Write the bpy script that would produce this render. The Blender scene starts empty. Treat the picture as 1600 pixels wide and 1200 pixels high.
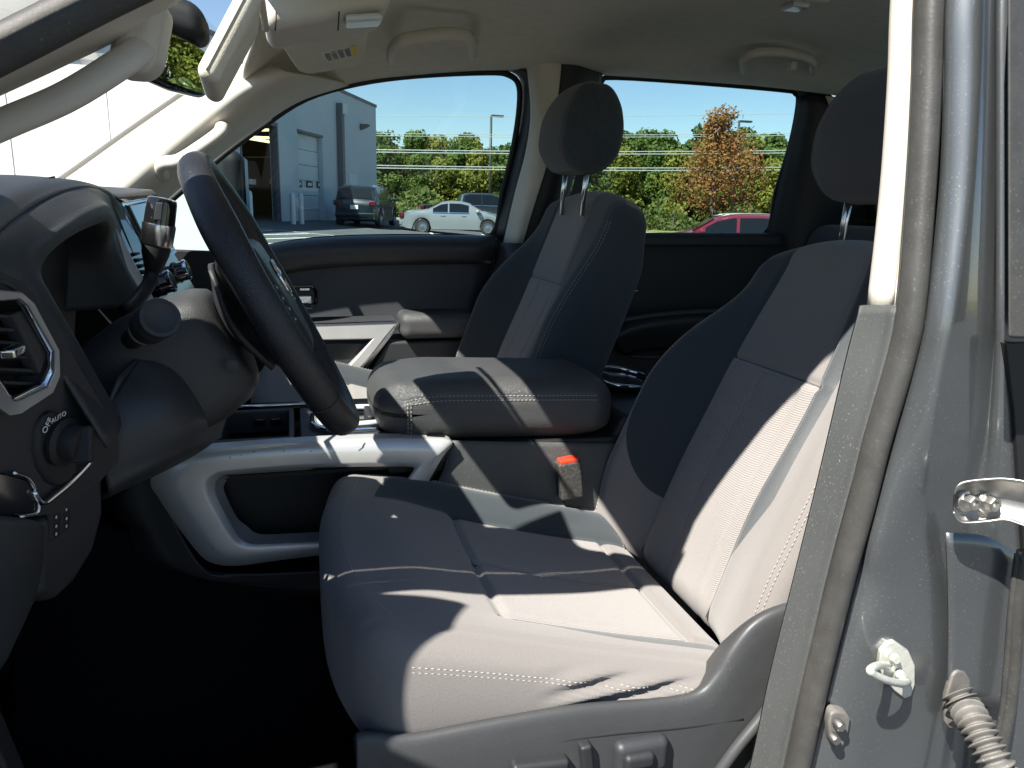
import bpy, bmesh, math, random
import numpy as np
from mathutils import Vector, Matrix

random.seed(7); np.random.seed(7)
R = math.radians
scene = bpy.context.scene
C = scene.collection

# ------------------------------------------------------------------ camera
# world: X = towards the truck's tail, Y = across the cab (away), Z = up, origin = the phone's position
FPX = 1200.0
_L = np.array([-345/FPX, (600-315)/FPX, 1.0]); _L /= np.linalg.norm(_L)
_U = np.array([.025, 1.0, 0.0]); _U[2] = -(_L[0]*_U[0]+_L[1])/_L[2]; _U /= np.linalg.norm(_U)
_X = np.cross(_U, _L)
MW = np.array([_X, _L, _U])                    # world axes in (right, up, forward) of the camera
right, up, fwd = MW[:, 0], MW[:, 1], MW[:, 2]
cam_data = bpy.data.cameras.new("camera")
cam_data.sensor_width = 36.0
cam_data.lens = 36.0*FPX/1600.0
cam_data.clip_start = 0.02; cam_data.clip_end = 2000
cam = bpy.data.objects.new("camera", cam_data); C.objects.link(cam)
cam.matrix_world = Matrix(((right[0], up[0], -fwd[0], 0), (right[1], up[1], -fwd[1], 0),
                           (right[2], up[2], -fwd[2], 0), (0, 0, 0, 1)))
scene.camera = cam

# ------------------------------------------------------------------ light
SUN_T = Vector((.68, .465, -1.0)).normalized()         # the way the sunlight travels
world = bpy.data.worlds.new("World"); scene.world = world; world.use_nodes = True
nt = world.node_tree; nt.nodes.clear()
sky = nt.nodes.new("ShaderNodeTexSky"); sky.sky_type = 'NISHITA'; sky.sun_disc = False
sky.sun_elevation = math.asin(-SUN_T.z); sky.sun_rotation = math.atan2(-SUN_T.x, -SUN_T.y)
sky.air_density = 1.0; sky.dust_density = 0.15; sky.ozone_density = 2.8
bg = nt.nodes.new("ShaderNodeBackground"); bg.inputs[1].default_value = 0.058
wo = nt.nodes.new("ShaderNodeOutputWorld")
nt.links.new(sky.outputs[0], bg.inputs[0]); nt.links.new(bg.outputs[0], wo.inputs[0])
sd = bpy.data.lights.new("sun", 'SUN'); sd.energy = 4.9; sd.angle = R(.53); sd.color = (1, .95, .87)
sun = bpy.data.objects.new("sun", sd); C.objects.link(sun)
sun.rotation_euler = SUN_T.to_track_quat('-Z', 'Y').to_euler(); sun.location = (-5, -5, 9)
scene.view_settings.view_transform = 'Standard'; scene.view_settings.look = 'None'
scene.view_settings.exposure = 1.45; scene.view_settings.gamma = 1.0
scene.view_settings.use_curve_mapping = False
scene.cycles.use_denoising = True
scene.cycles.max_bounces = 10; scene.cycles.diffuse_bounces = 5; scene.cycles.glossy_bounces = 4
scene.cycles.transparent_max_bounces = 16; scene.cycles.transmission_bounces = 6
scene.cycles.caustics_reflective = False; scene.cycles.caustics_refractive = False
scene.cycles.sample_clamp_indirect = 6.0

# ------------------------------------------------------------------ measuring helpers
def ray(px, py):
    return MW @ np.array([(px-800)/FPX, (600-py)/FPX, 1.0])
def P(px, py, Y):                                # the point of the photograph that lies Y metres across
    d = ray(px, py); return Vector(d*Y/d[1])
def PPL(px, py, p0, n):                          # ... that lies on a plane
    d = ray(px, py); t = np.dot(np.array(p0), np.array(n))/np.dot(d, np.array(n)); return Vector(d*t)
def tum(py): return -.045*max(-.6, min(1, py/480))         # the cab side leans in towards the roof
def PN(px, py, Y): return P(px, py, Y+tum(py))
def PB(l): return [PN(*a) for a in l]
def PS(l): return [P(*a) for a in l]
def smooth(a, b, x):
    t = min(1, max(0, (x-a)/(b-a))); return t*t*(3-2*t)
def lerp(a, b, t): return a+(b-a)*t
def catmull(pts, n, closed=False):
    pts = [Vector(p) for p in pts]; out = []; m = len(pts)
    segs = m if closed else m-1
    for i in range(segs):
        if closed: p0, p1, p2, p3 = pts[i-1], pts[i], pts[(i+1) % m], pts[(i+2) % m]
        else:
            p1, p2 = pts[i], pts[i+1]
            p0 = pts[i-1] if i > 0 else p1*2-p2
            p3 = pts[i+2] if i+2 < m else p2*2-p1
        for k in range(n):
            t = k/n
            out.append(.5*((2*p1)+(p2-p0)*t+(2*p0-5*p1+4*p2-p3)*t*t+(3*p1-p0-3*p2+p3)*t**3))
    if not closed: out.append(pts[-1].copy())
    return out

# ------------------------------------------------------------------ object helpers
def tag(o, label=None, cat=None, group=None, kind=None):
    if label: o["label"] = label
    if cat: o["category"] = cat
    if group: o["group"] = group
    if kind: o["kind"] = kind
    return o
def thing(name, loc, label, cat, group=None):
    o = bpy.data.objects.new(name, None); C.objects.link(o); o.location = loc
    o.empty_display_size = .05
    return tag(o, label, cat, group)
def link(name, me, mats, parent=None, smooth_=True):
    if not isinstance(mats, (list, tuple)): mats = [mats]
    for m in mats: me.materials.append(m)
    if smooth_:
        me.polygons.foreach_set("use_smooth", [True]*len(me.polygons))
    o = bpy.data.objects.new(name, me); C.objects.link(o)
    if parent is not None:
        o.parent = parent
        o.matrix_parent_inverse = Matrix.Translation(-parent.location)
    return o
def mesh(name, v, f, mats, parent=None, smooth_=True, mi=None):
    me = bpy.data.meshes.new(name); me.from_pydata([tuple(p) for p in v], [], f)
    if mi is not None: me.polygons.foreach_set("material_index", mi)
    me.update()
    return link(name, me, mats, parent, smooth_)
def bevel(o, w, seg=2, wn=True):
    m = o.modifiers.new("bevel", 'BEVEL'); m.width = w; m.segments = seg; m.limit_method = 'ANGLE'; m.angle_limit = R(35)
    if wn:
        n = o.modifiers.new("wn", 'WEIGHTED_NORMAL'); n.keep_sharp = True
    return o
def fixn(o):
    bm = bmesh.new(); bm.from_mesh(o.data); bmesh.ops.recalc_face_normals(bm, faces=bm.faces); bm.to_mesh(o.data); bm.free(); return o
def prism(name, outline, vec, mat, parent=None, bev=.003, seg=2):
    vec = Vector(vec); o = [Vector(p) for p in outline]; n = len(o)
    v = o+[p+vec for p in o]
    f = [tuple(range(n)), tuple(reversed(range(n, 2*n)))]
    f += [(i, i+n, (i+1) % n+n, (i+1) % n) for i in range(n)]
    ob = fixn(mesh(name, v, f, mat, parent, bool(bev)))
    if bev: bevel(ob, bev, seg)
    return ob
def ring(name, outer, inner, vec, mat, parent=None, bev=.003, seg=3):
    vec = Vector(vec); n = len(outer); assert n == len(inner)
    a = [Vector(p) for p in outer]; b = [Vector(p) for p in inner]
    v = a+b+[p+vec for p in a]+[p+vec for p in b]; f = []
    for i in range(n):
        j = (i+1) % n
        f += [(i, j, n+j, n+i), (2*n+i, 3*n+i, 3*n+j, 2*n+j), (i, 2*n+i, 2*n+j, j), (n+i, n+j, 3*n+j, 3*n+i)]
    ob = fixn(mesh(name, v, f, mat, parent))
    if bev: bevel(ob, bev, seg)
    return ob
def box(name, c, h, mat, parent=None, bev=.003, rot=None, seg=2):
    c = Vector(c); M = rot or Matrix.Identity(3)
    v = [c+M @ Vector((sx*h[0], sy*h[1], sz*h[2])) for sx in (-1, 1) for sy in (-1, 1) for sz in (-1, 1)]
    f = [(0, 1, 3, 2), (4, 6, 7, 5), (0, 4, 5, 1), (2, 3, 7, 6), (0, 2, 6, 4), (1, 5, 7, 3)]
    ob = mesh(name, v, f, mat, parent)
    if bev: bevel(ob, bev, seg)
    return ob
def rbox_data(h, r, n, k=5):
    ax = []
    for i in range(3):
        a = h[i]; rr = min(r, a*.999)
        l = np.concatenate([np.linspace(-a, -a+rr, k+1)[:-1], np.linspace(-a+rr, a-rr, max(2, n[i]+1)), np.linspace(a-rr, a, k+1)[1:]])
        ax.append(l)
    key = {}; V = []; Fc = []; side = []
    def vid(p):
        q = (round(p[0], 6), round(p[1], 6), round(p[2], 6))
        if q not in key: key[q] = len(V); V.append(p)
        return key[q]
    for d in range(3):
        a, b = (d+1) % 3, (d+2) % 3
        for s in (-1, 1):
            for i in range(len(ax[a])-1):
                for j in range(len(ax[b])-1):
                    ids = []
                    for (ii, jj) in ((i, j), (i+1, j), (i+1, j+1), (i, j+1)):
                        p = [0, 0, 0]; p[d] = s*h[d]; p[a] = ax[a][ii]; p[b] = ax[b][jj]; ids.append(vid(tuple(p)))
                    Fc.append(tuple(ids) if s > 0 else tuple(reversed(ids))); side.append((d, s))
    flat = V; out = []
    for p in V:
        p = Vector(p); q = Vector([max(-(h[i]-min(r, h[i]*.999)), min(h[i]-min(r, h[i]*.999), p[i])) for i in range(3)])
        d = p-q; out.append(q+d.normalized()*min(r, min(h)*.999) if d.length > 1e-9 else p)
    return flat, out, Fc, side
def rbox(name, h, r, n, deform, mats, parent=None, matfn=None, k=5, attr=None):
    flat, V, F, side = rbox_data(h, r, n, k)
    mi = None
    if matfn:
        mi = []
        for f in F:
            c = sum((Vector(flat[i]) for i in f), Vector())/4; mi.append(matfn(c))
    o = mesh(name, [deform(p) for p in V], F, mats, parent, True, mi)
    if attr:
        at = o.data.attributes.new("panel", 'FLOAT', 'POINT'); at.data.foreach_set("value", [attr(p) for p in flat])
    return o
def tube_data(pts, rad, seg=12, closed=False, flat=1.0, upv=None, caps=True):
    pts = [Vector(p) for p in pts]; n = len(pts); V = []; F = []; prev = None
    for i, p in enumerate(pts):
        t = (pts[(i+1) % n]-pts[i-1]) if closed else (pts[min(i+1, n-1)]-pts[max(i-1, 0)])
        t.normalize()
        if upv is not None: u = Vector(upv)
        else: u = prev if prev is not None else (Vector((0, 0, 1)) if abs(t.z) < .9 else Vector((1, 0, 0)))
        u = (u-t*u.dot(t)).normalized(); w = t.cross(u); prev = u
        r = rad[i] if isinstance(rad, (list, tuple)) else rad
        for s in range(seg):
            a = 2*math.pi*s/seg; V.append(p+u*math.cos(a)*r+w*math.sin(a)*r*flat)
    m = n if closed else n-1
    for i in range(m):
        for s in range(seg):
            a, b = i*seg+s, i*seg+(s+1) % seg; c, d = ((i+1) % n)*seg+s, ((i+1) % n)*seg+(s+1) % seg
            F.append((a, b, d, c))
    if caps and not closed:
        F.append(tuple(reversed(range(seg)))); F.append(tuple(range((n-1)*seg, n*seg)))
    return V, F
def tube(name, pts, rad, mat, parent=None, seg=12, closed=False, flat=1.0, upv=None):
    V, F = tube_data(pts, rad, seg, closed, flat, upv); return mesh(name, V, F, mat, parent)
def multi(name, parts, mat, parent=None, smooth_=True):
    V = []; F = []
    for v, f in parts:
        o = len(V); V += list(v); F += [tuple(i+o for i in q) for q in f]
    return mesh(name, V, F, mat, parent, smooth_)
def lathe(name, prof, base, axis, mat, parent=None, seg=28, caps=True):
    axis = Vector(axis).normalized(); u = axis.orthogonal().normalized(); w = axis.cross(u); base = Vector(base); V = []; F = []
    for (r, h) in prof:
        for s in range(seg):
            a = 2*math.pi*s/seg; V.append(base+axis*h+(u*math.cos(a)+w*math.sin(a))*r)
    n = len(prof)
    for i in range(n-1):
        for s in range(seg):
            F.append((i*seg+s, i*seg+(s+1) % seg, (i+1)*seg+(s+1) % seg, (i+1)*seg+s))
    if caps: F.append(tuple(reversed(range(seg)))); F.append(tuple(range((n-1)*seg, n*seg)))
    o = fixn(mesh(name, V, F, mat, parent)); m = o.modifiers.new("es", 'EDGE_SPLIT'); m.split_angle = R(40); return o
def patch(name, rows, mat, parent=None, nu=8, nv=8, thick=.006, off=0.0):
    g = [catmull(r, nu) for r in rows]
    cols = [catmull([g[i][j] for i in range(len(g))], nv) for j in range(len(g[0]))]
    nj, ni = len(cols), len(cols[0])
    V = [p for c in cols for p in c]
    F = [(j*ni+i, (j+1)*ni+i, (j+1)*ni+i+1, j*ni+i+1) for j in range(nj-1) for i in range(ni-1)]
    o = mesh(name, V, F, mat, parent)
    if thick:
        m = o.modifiers.new("solid", 'SOLIDIFY'); m.thickness = thick; m.offset = off
    return o
def stitches(name, lines, mat, parent, r=.00055, dash=.0045, gap=.003):
    parts = []
    for pts in lines:
        pts = [Vector(p) for p in pts]; acc = [0.0]
        for a, b in zip(pts, pts[1:]): acc.append(acc[-1]+(b-a).length)
        def at(s):
            s = max(0, min(acc[-1], s))
            k = max(0, min(len(pts)-2, int(np.searchsorted(acc, s)-1)))
            l = acc[k+1]-acc[k]; return pts[k].lerp(pts[k+1], (s-acc[k])/l if l > 1e-9 else 0)
        s = 0
        while s+dash < acc[-1]:
            a, b = at(s), at(s+dash)
            if (b-a).length > 1e-5: parts.append(tube_data([a, b], r, 5))
            s += dash+gap
    o = multi(name, parts, mat, parent); o["kind"] = "stuff"; return o
def text(name, s, size, origin, xdir, ydir, mat, parent=None, ext=.0002, align='CENTER'):
    cu = bpy.data.curves.new(name, 'FONT'); cu.body = s; cu.size = size; cu.extrude = ext; cu.align_x = align; cu.align_y = 'CENTER'
    xd = Vector(xdir).normalized(); zd = xd.cross(Vector(ydir)).normalized(); yd = zd.cross(xd)
    tmp = bpy.data.objects.new("tmp", cu); C.objects.link(tmp)
    me = bpy.data.meshes.new_from_object(tmp.evaluated_get(bpy.context.evaluated_depsgraph_get()))
    bpy.data.objects.remove(tmp)
    Mx = Matrix((xd, yd, zd)).transposed().to_4x4(); Mx.translation = Vector(origin); me.transform(Mx)
    me.materials.clear(); return link(name, me, mat, parent, False)

# ------------------------------------------------------------------ materials
def mat(name, col, rough=.5, metal=0.0, spec=.5, var=0.0, vscale=20.0, bump=0.0, bscale=200.0, btype='noise', coat=0.0, sheen=0.0,
        dust=0.0, flake=0.0, emit=None, col2=None, bdist=.001, rvar=0.0, stretch=None, dark=None):
    m = bpy.data.materials.new(name); m.use_nodes = True; n = m.node_tree; N = n.nodes; Lk = n.links
    b = N["Principled BSDF"]
    b.inputs["Base Color"].default_value = (*col, 1); b.inputs["Roughness"].default_value = rough
    b.inputs["Metallic"].default_value = metal; b.inputs["Specular IOR Level"].default_value = spec
    if coat: b.inputs["Coat Weight"].default_value = coat; b.inputs["Coat Roughness"].default_value = .06
    if sheen: b.inputs["Sheen Weight"].default_value = sheen; b.inputs["Sheen Roughness"].default_value = .5
    if emit: b.inputs["Emission Color"].default_value = (*emit[0], 1); b.inputs["Emission Strength"].default_value = emit[1]
    tc = N.new("ShaderNodeTexCoord"); src = tc.outputs["Object"]
    if stretch:
        mp = N.new("ShaderNodeMapping"); mp.inputs["Scale"].default_value = stretch; Lk.new(src, mp.inputs[0]); src2 = mp.outputs[0]
    else: src2 = src
    colsock = None
    if var or col2:
        t = N.new("ShaderNodeTexNoise"); t.inputs["Scale"].default_value = vscale; t.inputs["Detail"].default_value = 6; t.inputs["Roughness"].default_value = .65
        Lk.new(src2, t.inputs[0])
        mx = N.new("ShaderNodeMix"); mx.data_type = 'RGBA'
        c2 = col2 or tuple(min(1, c*(1+var)) for c in col); c1 = col if col2 else tuple(c*(1-var) for c in col)
        mx.inputs[6].default_value = (*c1, 1); mx.inputs[7].default_value = (*c2, 1)
        rp = N.new("ShaderNodeMapRange"); rp.inputs[1].default_value = .3; rp.inputs[2].default_value = .7
        Lk.new(t.outputs[0], rp.inputs[0]); Lk.new(rp.outputs[0], mx.inputs[0]); colsock = mx.outputs[2]
        if rvar:
            rr = N.new("ShaderNodeMapRange"); rr.inputs[3].default_value = max(0, rough-rvar); rr.inputs[4].default_value = min(1, rough+rvar)
            Lk.new(t.outputs[0], rr.inputs[0]); Lk.new(rr.outputs[0], b.inputs["Roughness"])
    if dust or flake:
        t = N.new("ShaderNodeTexNoise"); t.inputs["Scale"].default_value = 420 if dust else 900; t.inputs["Detail"].default_value = 3
        Lk.new(src, t.inputs[0])
        t3 = N.new("ShaderNodeTexNoise"); t3.inputs["Scale"].default_value = 9; t3.inputs["Detail"].default_value = 5; Lk.new(src, t3.inputs[0])
        rp = N.new("ShaderNodeMapRange"); rp.inputs[1].default_value = .62; rp.inputs[2].default_value = .72; rp.inputs[4].default_value = dust or flake
        Lk.new(t.outputs[0], rp.inputs[0])
        r2 = N.new("ShaderNodeMapRange"); r2.inputs[1].default_value = .4; r2.inputs[2].default_value = .7; r2.inputs[3].default_value = .25
        Lk.new(t3.outputs[0], r2.inputs[0])
        mu = N.new("ShaderNodeMath"); mu.operation = 'MULTIPLY'; Lk.new(rp.outputs[0], mu.inputs[0]); Lk.new(r2.outputs[0], mu.inputs[1])
        mx = N.new("ShaderNodeMix"); mx.data_type = 'RGBA'
        if colsock: Lk.new(colsock, mx.inputs[6])
        else: mx.inputs[6].default_value = (*col, 1)
        mx.inputs[7].default_value = (.62, .58, .5, 1) if dust else (.7, .72, .78, 1)
        Lk.new(mu.outputs[0], mx.inputs[0]); colsock = mx.outputs[2]
    if dark:
        at = N.new("ShaderNodeAttribute"); at.attribute_name = "panel"
        rp = N.new("ShaderNodeMapRange"); rp.inputs[1].default_value = -.0006; rp.inputs[2].default_value = .0006; Lk.new(at.outputs["Fac"], rp.inputs[0])
        mx = N.new("ShaderNodeMix"); mx.data_type = 'RGBA'; mx.inputs[7].default_value = (*dark, 1)
        if colsock: Lk.new(colsock, mx.inputs[6])
        else: mx.inputs[6].default_value = (*col, 1)
        Lk.new(rp.outputs[0], mx.inputs[0]); colsock = mx.outputs[2]
    if colsock: Lk.new(colsock, b.inputs["Base Color"])
    if bump:
        if btype == 'leather':
            t = N.new("ShaderNodeTexVoronoi"); t.feature = 'DISTANCE_TO_EDGE'; t.inputs["Scale"].default_value = bscale; o = t.outputs["Distance"]
        elif btype == 'rib':
            t = N.new("ShaderNodeTexWave"); t.wave_type = 'BANDS'; t.bands_direction = 'Z' if 'back' in name else 'Y'; t.inputs["Scale"].default_value = bscale; t.inputs["Distortion"].default_value = .15; o = t.outputs["Fac"]
        else:
            t = N.new("ShaderNodeTexNoise"); t.inputs["Scale"].default_value = bscale; t.inputs["Detail"].default_value = 5; o = t.outputs[0]
        Lk.new(src2, t.inputs[0])
        if btype == 'rib':
            t4 = N.new("ShaderNodeTexNoise"); t4.inputs["Scale"].default_value = 900; Lk.new(src, t4.inputs[0])
            ad = N.new("ShaderNodeMath"); ad.operation = 'ADD'; Lk.new(o, ad.inputs[0]); Lk.new(t4.outputs[0], ad.inputs[1]); o = ad.outputs[0]
        bp = N.new("ShaderNodeBump"); bp.inputs["Strength"].default_value = bump; bp.inputs["Distance"].default_value = bdist
        Lk.new(o, bp.inputs["Height"]); Lk.new(bp.outputs[0], b.inputs["Normal"])
    return m
def glass_mat(name, tint=(1, 1, 1), refl=1.0, rough=0.0, dirt=0.0):
    m = bpy.data.materials.new(name); m.use_nodes = True; N = m.node_tree.nodes; Lk = m.node_tree.links; N.clear()
    out = N.new("ShaderNodeOutputMaterial"); tr = N.new("ShaderNodeBsdfTransparent"); tr.inputs[0].default_value = (*tint, 1)
    gl = N.new("ShaderNodeBsdfGlossy"); gl.inputs["Roughness"].default_value = rough; gl.inputs[0].default_value = (refl, refl, refl, 1)
    fr = N.new("ShaderNodeFresnel"); ge = N.new("ShaderNodeNewGeometry")
    io = N.new("ShaderNodeMapRange"); io.inputs[3].default_value = 1.5; io.inputs[4].default_value = 1/1.5
    Lk.new(ge.outputs["Backfacing"], io.inputs[0]); Lk.new(io.outputs[0], fr.inputs[0])
    mx = N.new("ShaderNodeMixShader"); Lk.new(fr.outputs[0], mx.inputs[0]); Lk.new(tr.outputs[0], mx.inputs[1]); Lk.new(gl.outputs[0], mx.inputs[2])
    last = mx.outputs[0]
    if dirt:
        df = N.new("ShaderNodeBsdfDiffuse"); df.inputs[0].default_value = (.8, .8, .78, 1)
        tx = N.new("ShaderNodeTexNoise"); tx.inputs["Scale"].default_value = 6; tx.inputs["Detail"].default_value = 8
        tc = N.new("ShaderNodeTexCoord"); Lk.new(tc.outputs["Object"], tx.inputs[0])
        rp = N.new("ShaderNodeMapRange"); rp.inputs[1].default_value = .35; rp.inputs[2].default_value = .75; rp.inputs[3].default_value = dirt*.5; rp.inputs[4].default_value = dirt
        Lk.new(tx.outputs[0], rp.inputs[0])
        m2 = N.new("ShaderNodeMixShader"); Lk.new(rp.outputs[0], m2.inputs[0]); Lk.new(last, m2.inputs[1]); Lk.new(df.outputs[0], m2.inputs[2]); last = m2.outputs[0]
    Lk.new(last, out.inputs[0]); return m

M = {}
M['fab'] = mat('grey_cloth', (.205, .192, .184), .95, spec=.12, var=.05, vscale=420, bump=.8, bscale=1100, sheen=.25, dark=(.046, .055, .062))
M['rib'] = mat('ribbed_grey_cloth', (.262, .244, .233), .95, spec=.12, var=.05, vscale=380, bump=.8, bscale=92, btype='rib', bdist=.0012, sheen=.25)
M['ribz'] = mat('ribbed_grey_cloth_back', (.262, .244, .233), .95, spec=.12, var=.05, vscale=380, bump=.8, bscale=96, btype='rib', bdist=.0012, sheen=.25)
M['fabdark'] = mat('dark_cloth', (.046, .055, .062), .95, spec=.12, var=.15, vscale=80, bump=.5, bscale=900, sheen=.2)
M['headcloth'] = mat('charcoal_cloth', (.085, .083, .088), .95, spec=.12, var=.06, vscale=400, bump=.6, bscale=1000, sheen=.2)
M['thread'] = mat('light_thread', (.40, .37, .34), .9)
M['plastic'] = mat('charcoal_plastic', (.021, .022, .025), .55, var=.15, vscale=12, bump=.25, bscale=700, rvar=.08)
M['plastic2'] = mat('grey_plastic', (.032, .034, .038), .5, var=.10, vscale=9, bump=.2, bscale=900, rvar=.1, dust=.05)
M['softdash'] = mat('grained_dash_skin', (.036, .037, .040), .45, var=.10, vscale=14, bump=.55, bscale=420, btype='leather', bdist=.0012)
M['leather'] = mat('black_leather', (.020, .020, .023), .32, var=.15, vscale=25, bump=.6, bscale=520, btype='leather', bdist=.0012, rvar=.07)
M['vinyl'] = mat('armrest_vinyl', (.060, .061, .062), .40, var=.1, vscale=18, bump=.8, bscale=430, btype='leather', bdist=.0014)
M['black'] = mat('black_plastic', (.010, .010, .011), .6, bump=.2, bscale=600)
M['gloss'] = mat('gloss_black', (.008, .008, .009), .12, coat=.5)
M['chrome'] = mat('chrome', (.75, .76, .78), .10, metal=1.0)
M['steel'] = mat('polished_post_steel', (.62, .63, .65), .22, metal=1.0)
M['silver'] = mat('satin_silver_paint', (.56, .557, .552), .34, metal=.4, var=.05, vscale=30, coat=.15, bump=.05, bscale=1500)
M['scratch'] = mat('dark_scratch', (.05, .05, .05), .7)
M['beige'] = mat('beige_trim', (.60, .56, .49), .62, var=.04, vscale=10, bump=.25, bscale=800)
M['headliner'] = mat('headliner_cloth', (.70, .665, .57), .97, spec=.1, var=.06, vscale=40, bump=.5, bscale=700)
M['rubber'] = mat('seal_rubber', (.045, .044, .042), .6, var=.25, vscale=40, dust=.12, bump=.2, bscale=300)
M['rubberblk'] = mat('window_rubber', (.008, .008, .009), .6)
M['rubbergrey'] = mat('dusty_seal_rubber', (.050, .049, .046), .40, var=.2, vscale=30, dust=.16, bump=.2, bscale=300)
M['paint'] = mat('gunmetal_paint', (.118, .128, .134), .36, metal=.6, var=.08, vscale=6, coat=.9, dust=.45, bump=.04, bscale=1200)
M['btrim'] = mat('pillar_lower_trim', (.060, .064, .064), .55, var=.08, vscale=10, bump=.35, bscale=800, dust=.25)
M['zinc'] = mat('zinc_plate', (.72, .74, .66), .42, metal=.55, col2=(.80, .80, .72), vscale=120, bump=.5, bscale=150)
M['greymetal'] = mat('bare_metal', (.40, .39, .37), .46, metal=1.0, var=.2, vscale=50, dust=.2)
M['boot'] = mat('grey_rubber_boot', (.15, .143, .132), .6, var=.2, vscale=60, dust=.4)
M['red'] = mat('buckle_red', (.75, .05, .02), .35)
M['carpet'] = mat('black_carpet', (.010, .010, .012), 1.0, spec=.05, bump=.8, bscale=400)
M['white'] = mat('white_print', (.75, .75, .75), .6)
M['paper'] = mat('white_label', (.72, .72, .66), .7)
M['yellow'] = mat('yellow_label', (.75, .6, .05), .7)
M['ink'] = mat('label_ink', (.12, .12, .12), .8)
M['screen'] = mat('dark_glass_screen', (.012, .014, .016), .05, coat=1.0)
M['mirror'] = mat('mirror_glass', (.85, .88, .9), .01, metal=1.0)
M['lens'] = mat('clear_lens', (.55, .58, .55), .12, coat=.6)
M['glass'] = glass_mat('side_glass', (.66, .82, .81), refl=.7)
M['silverdark'] = mat('shaded_silver_paint', (.30, .305, .31), .35, metal=.6, var=.05, vscale=30)  # darker copy of the satin silver, the vent bezel's shade put into the colour
M['wglass'] = glass_mat('windscreen_glass', (.93, .96, .95), dirt=.035)
# ================================================================== the truck's shell
truck = thing("pickup_truck", (.5, 1.42, -1.45), "gunmetal grey pickup truck cab seen through its open driver door", "pickup truck")

# ---- headliner
edge_px = [(400, 196), (480, 151), (560, 128), (650, 117), (760, 110), (860, 112), (950, 118), (1100, 128), (1250, 140), (1340, 152), (1440, 168)]
edge = [P(a, b, 2.2) for a, b in edge_px]
rows = []
for e in edge:
    x = e.x
    drop = .55*max(0, .22-x)**1.6 if x < .22 else 0
    rr = max(0, x-1.3)*.10
    cen = .452-drop-rr
    col = [(.70, cen-.035), (.76, cen-.025), (.86, cen-.014), (1.05, cen-.004), (1.42, cen), (1.75, cen-.012), (1.92, cen-.035), (2.04, min(cen-.07, cen-.05)), (2.13, lerp(e.z, cen-.075, .45)), (2.19, e.z+.004)]
    rows.append([Vector((x, y, z)) for y, z in col])
# front row: the header above the windscreen
hdr = [(-.02, .70, .25), (-.02, .76, .275), (-.03, .86, .305), (-.04, 1.05, .335), (-.05, 1.42, .345), (-.06, 1.75, .325), (-.09, 1.92, .285), (-.10, 2.04, .25), (-.09, 2.13, .235), (-.07, 2.185, .228)]
rows[0] = [Vector(h) for h in hdr]
headliner = patch("headliner", rows, M['headliner'], truck, 5, 5, .012, 0)
# roof skin above
roof = patch("roof", [[Vector((r[i].x, r[i].y+(-.05 if i == 0 else .05 if i == 9 else 0), r[i].z+(.085 if i == 0 else .02 if i == 9 else .055))) for i in range(10)] for r in rows], M['paint'], truck, 3, 3, .004, 0)
# rear bulkhead, floor, firewall
prism("rear_bulkhead", [(1.80, .66, -.95), (1.80, 2.24, -.95), (1.80, 2.24, -.02), (1.80, .66, -.02)], (.05, 0, 0), M['black'], truck, .004)
ring("rear_window_frame", [(1.79, .66, -.015), (1.79, 2.24, -.015), (1.72, 2.16, .40), (1.72, .72, .40)],
     [(1.785, .80, .03), (1.785, 2.10, .03), (1.735, 2.02, .34), (1.735, .86, .34)], (.06, 0, 0), M['black'], truck, .004)
prism("rear_window", [(1.80, .79, .02), (1.80, 2.11, .02), (1.75, 2.03, .35), (1.75, .85, .35)], (.004, 0, 0), M['glass'], truck, 0)
floor_ = prism("floor", [(-.9, .66, -1.0), (1.85, .66, -1.0), (1.85, 2.28, -1.0), (-.9, 2.28, -1.0)], (0, 0, -.05), M['carpet'], truck, .004)
prism("firewall", [(-.62, .62, -1.0), (-.62, 2.28, -1.0), (-.66, 2.28, -.06), (-.66, .62, -.06)], (-.04, 0, 0), M['black'], truck, .004)
prism("kick_panel", [(-.62, .70, -1.0), (-.62, .70, -.35), (-.30, .70, -.35), (-.25, .70, -.6), (-.30, .70, -1.0)], (0, .03, 0), M['black'], truck, .004)
prism("door_sill", [(-.5, .60, -.90), (1.9, .60, -.90), (1.9, .60, -1.08), (-.5, .60, -1.08)], (0, .12, 0), M['black'], truck, .01)
# bonnet ahead of the windscreen
patch("bonnet", [[(-1.9, .55, -.22), (-1.3, .55, -.12), (-.78, .55, -.05)], [(-1.95, 1.42, -.16), (-1.3, 1.42, -.08), (-.8, 1.42, -.01)], [(-1.9, 2.28, -.22), (-1.3, 2.28, -.12), (-.78, 2.28, -.05)]], M['paint'], truck, 5, 5, .005)
prism("kick_panel", [(-.75, 2.25, -1.05), (-.75, 2.25, -.12), (-.10, 2.25, -.14), (.05, 2.25, -1.05)], (0, .03, 0), M['black'], truck, .004)
# front body sides under the belt so that the cab is closed
prism("far_front_fender", [(-1.9, 2.34, -.9), (-.42, 2.34, -.9), (-.42, 2.34, -.11), (-.8, 2.33, -.06), (-1.9, 2.33, -.24)], (0, .03, 0), M['paint'], truck, .004)

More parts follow.
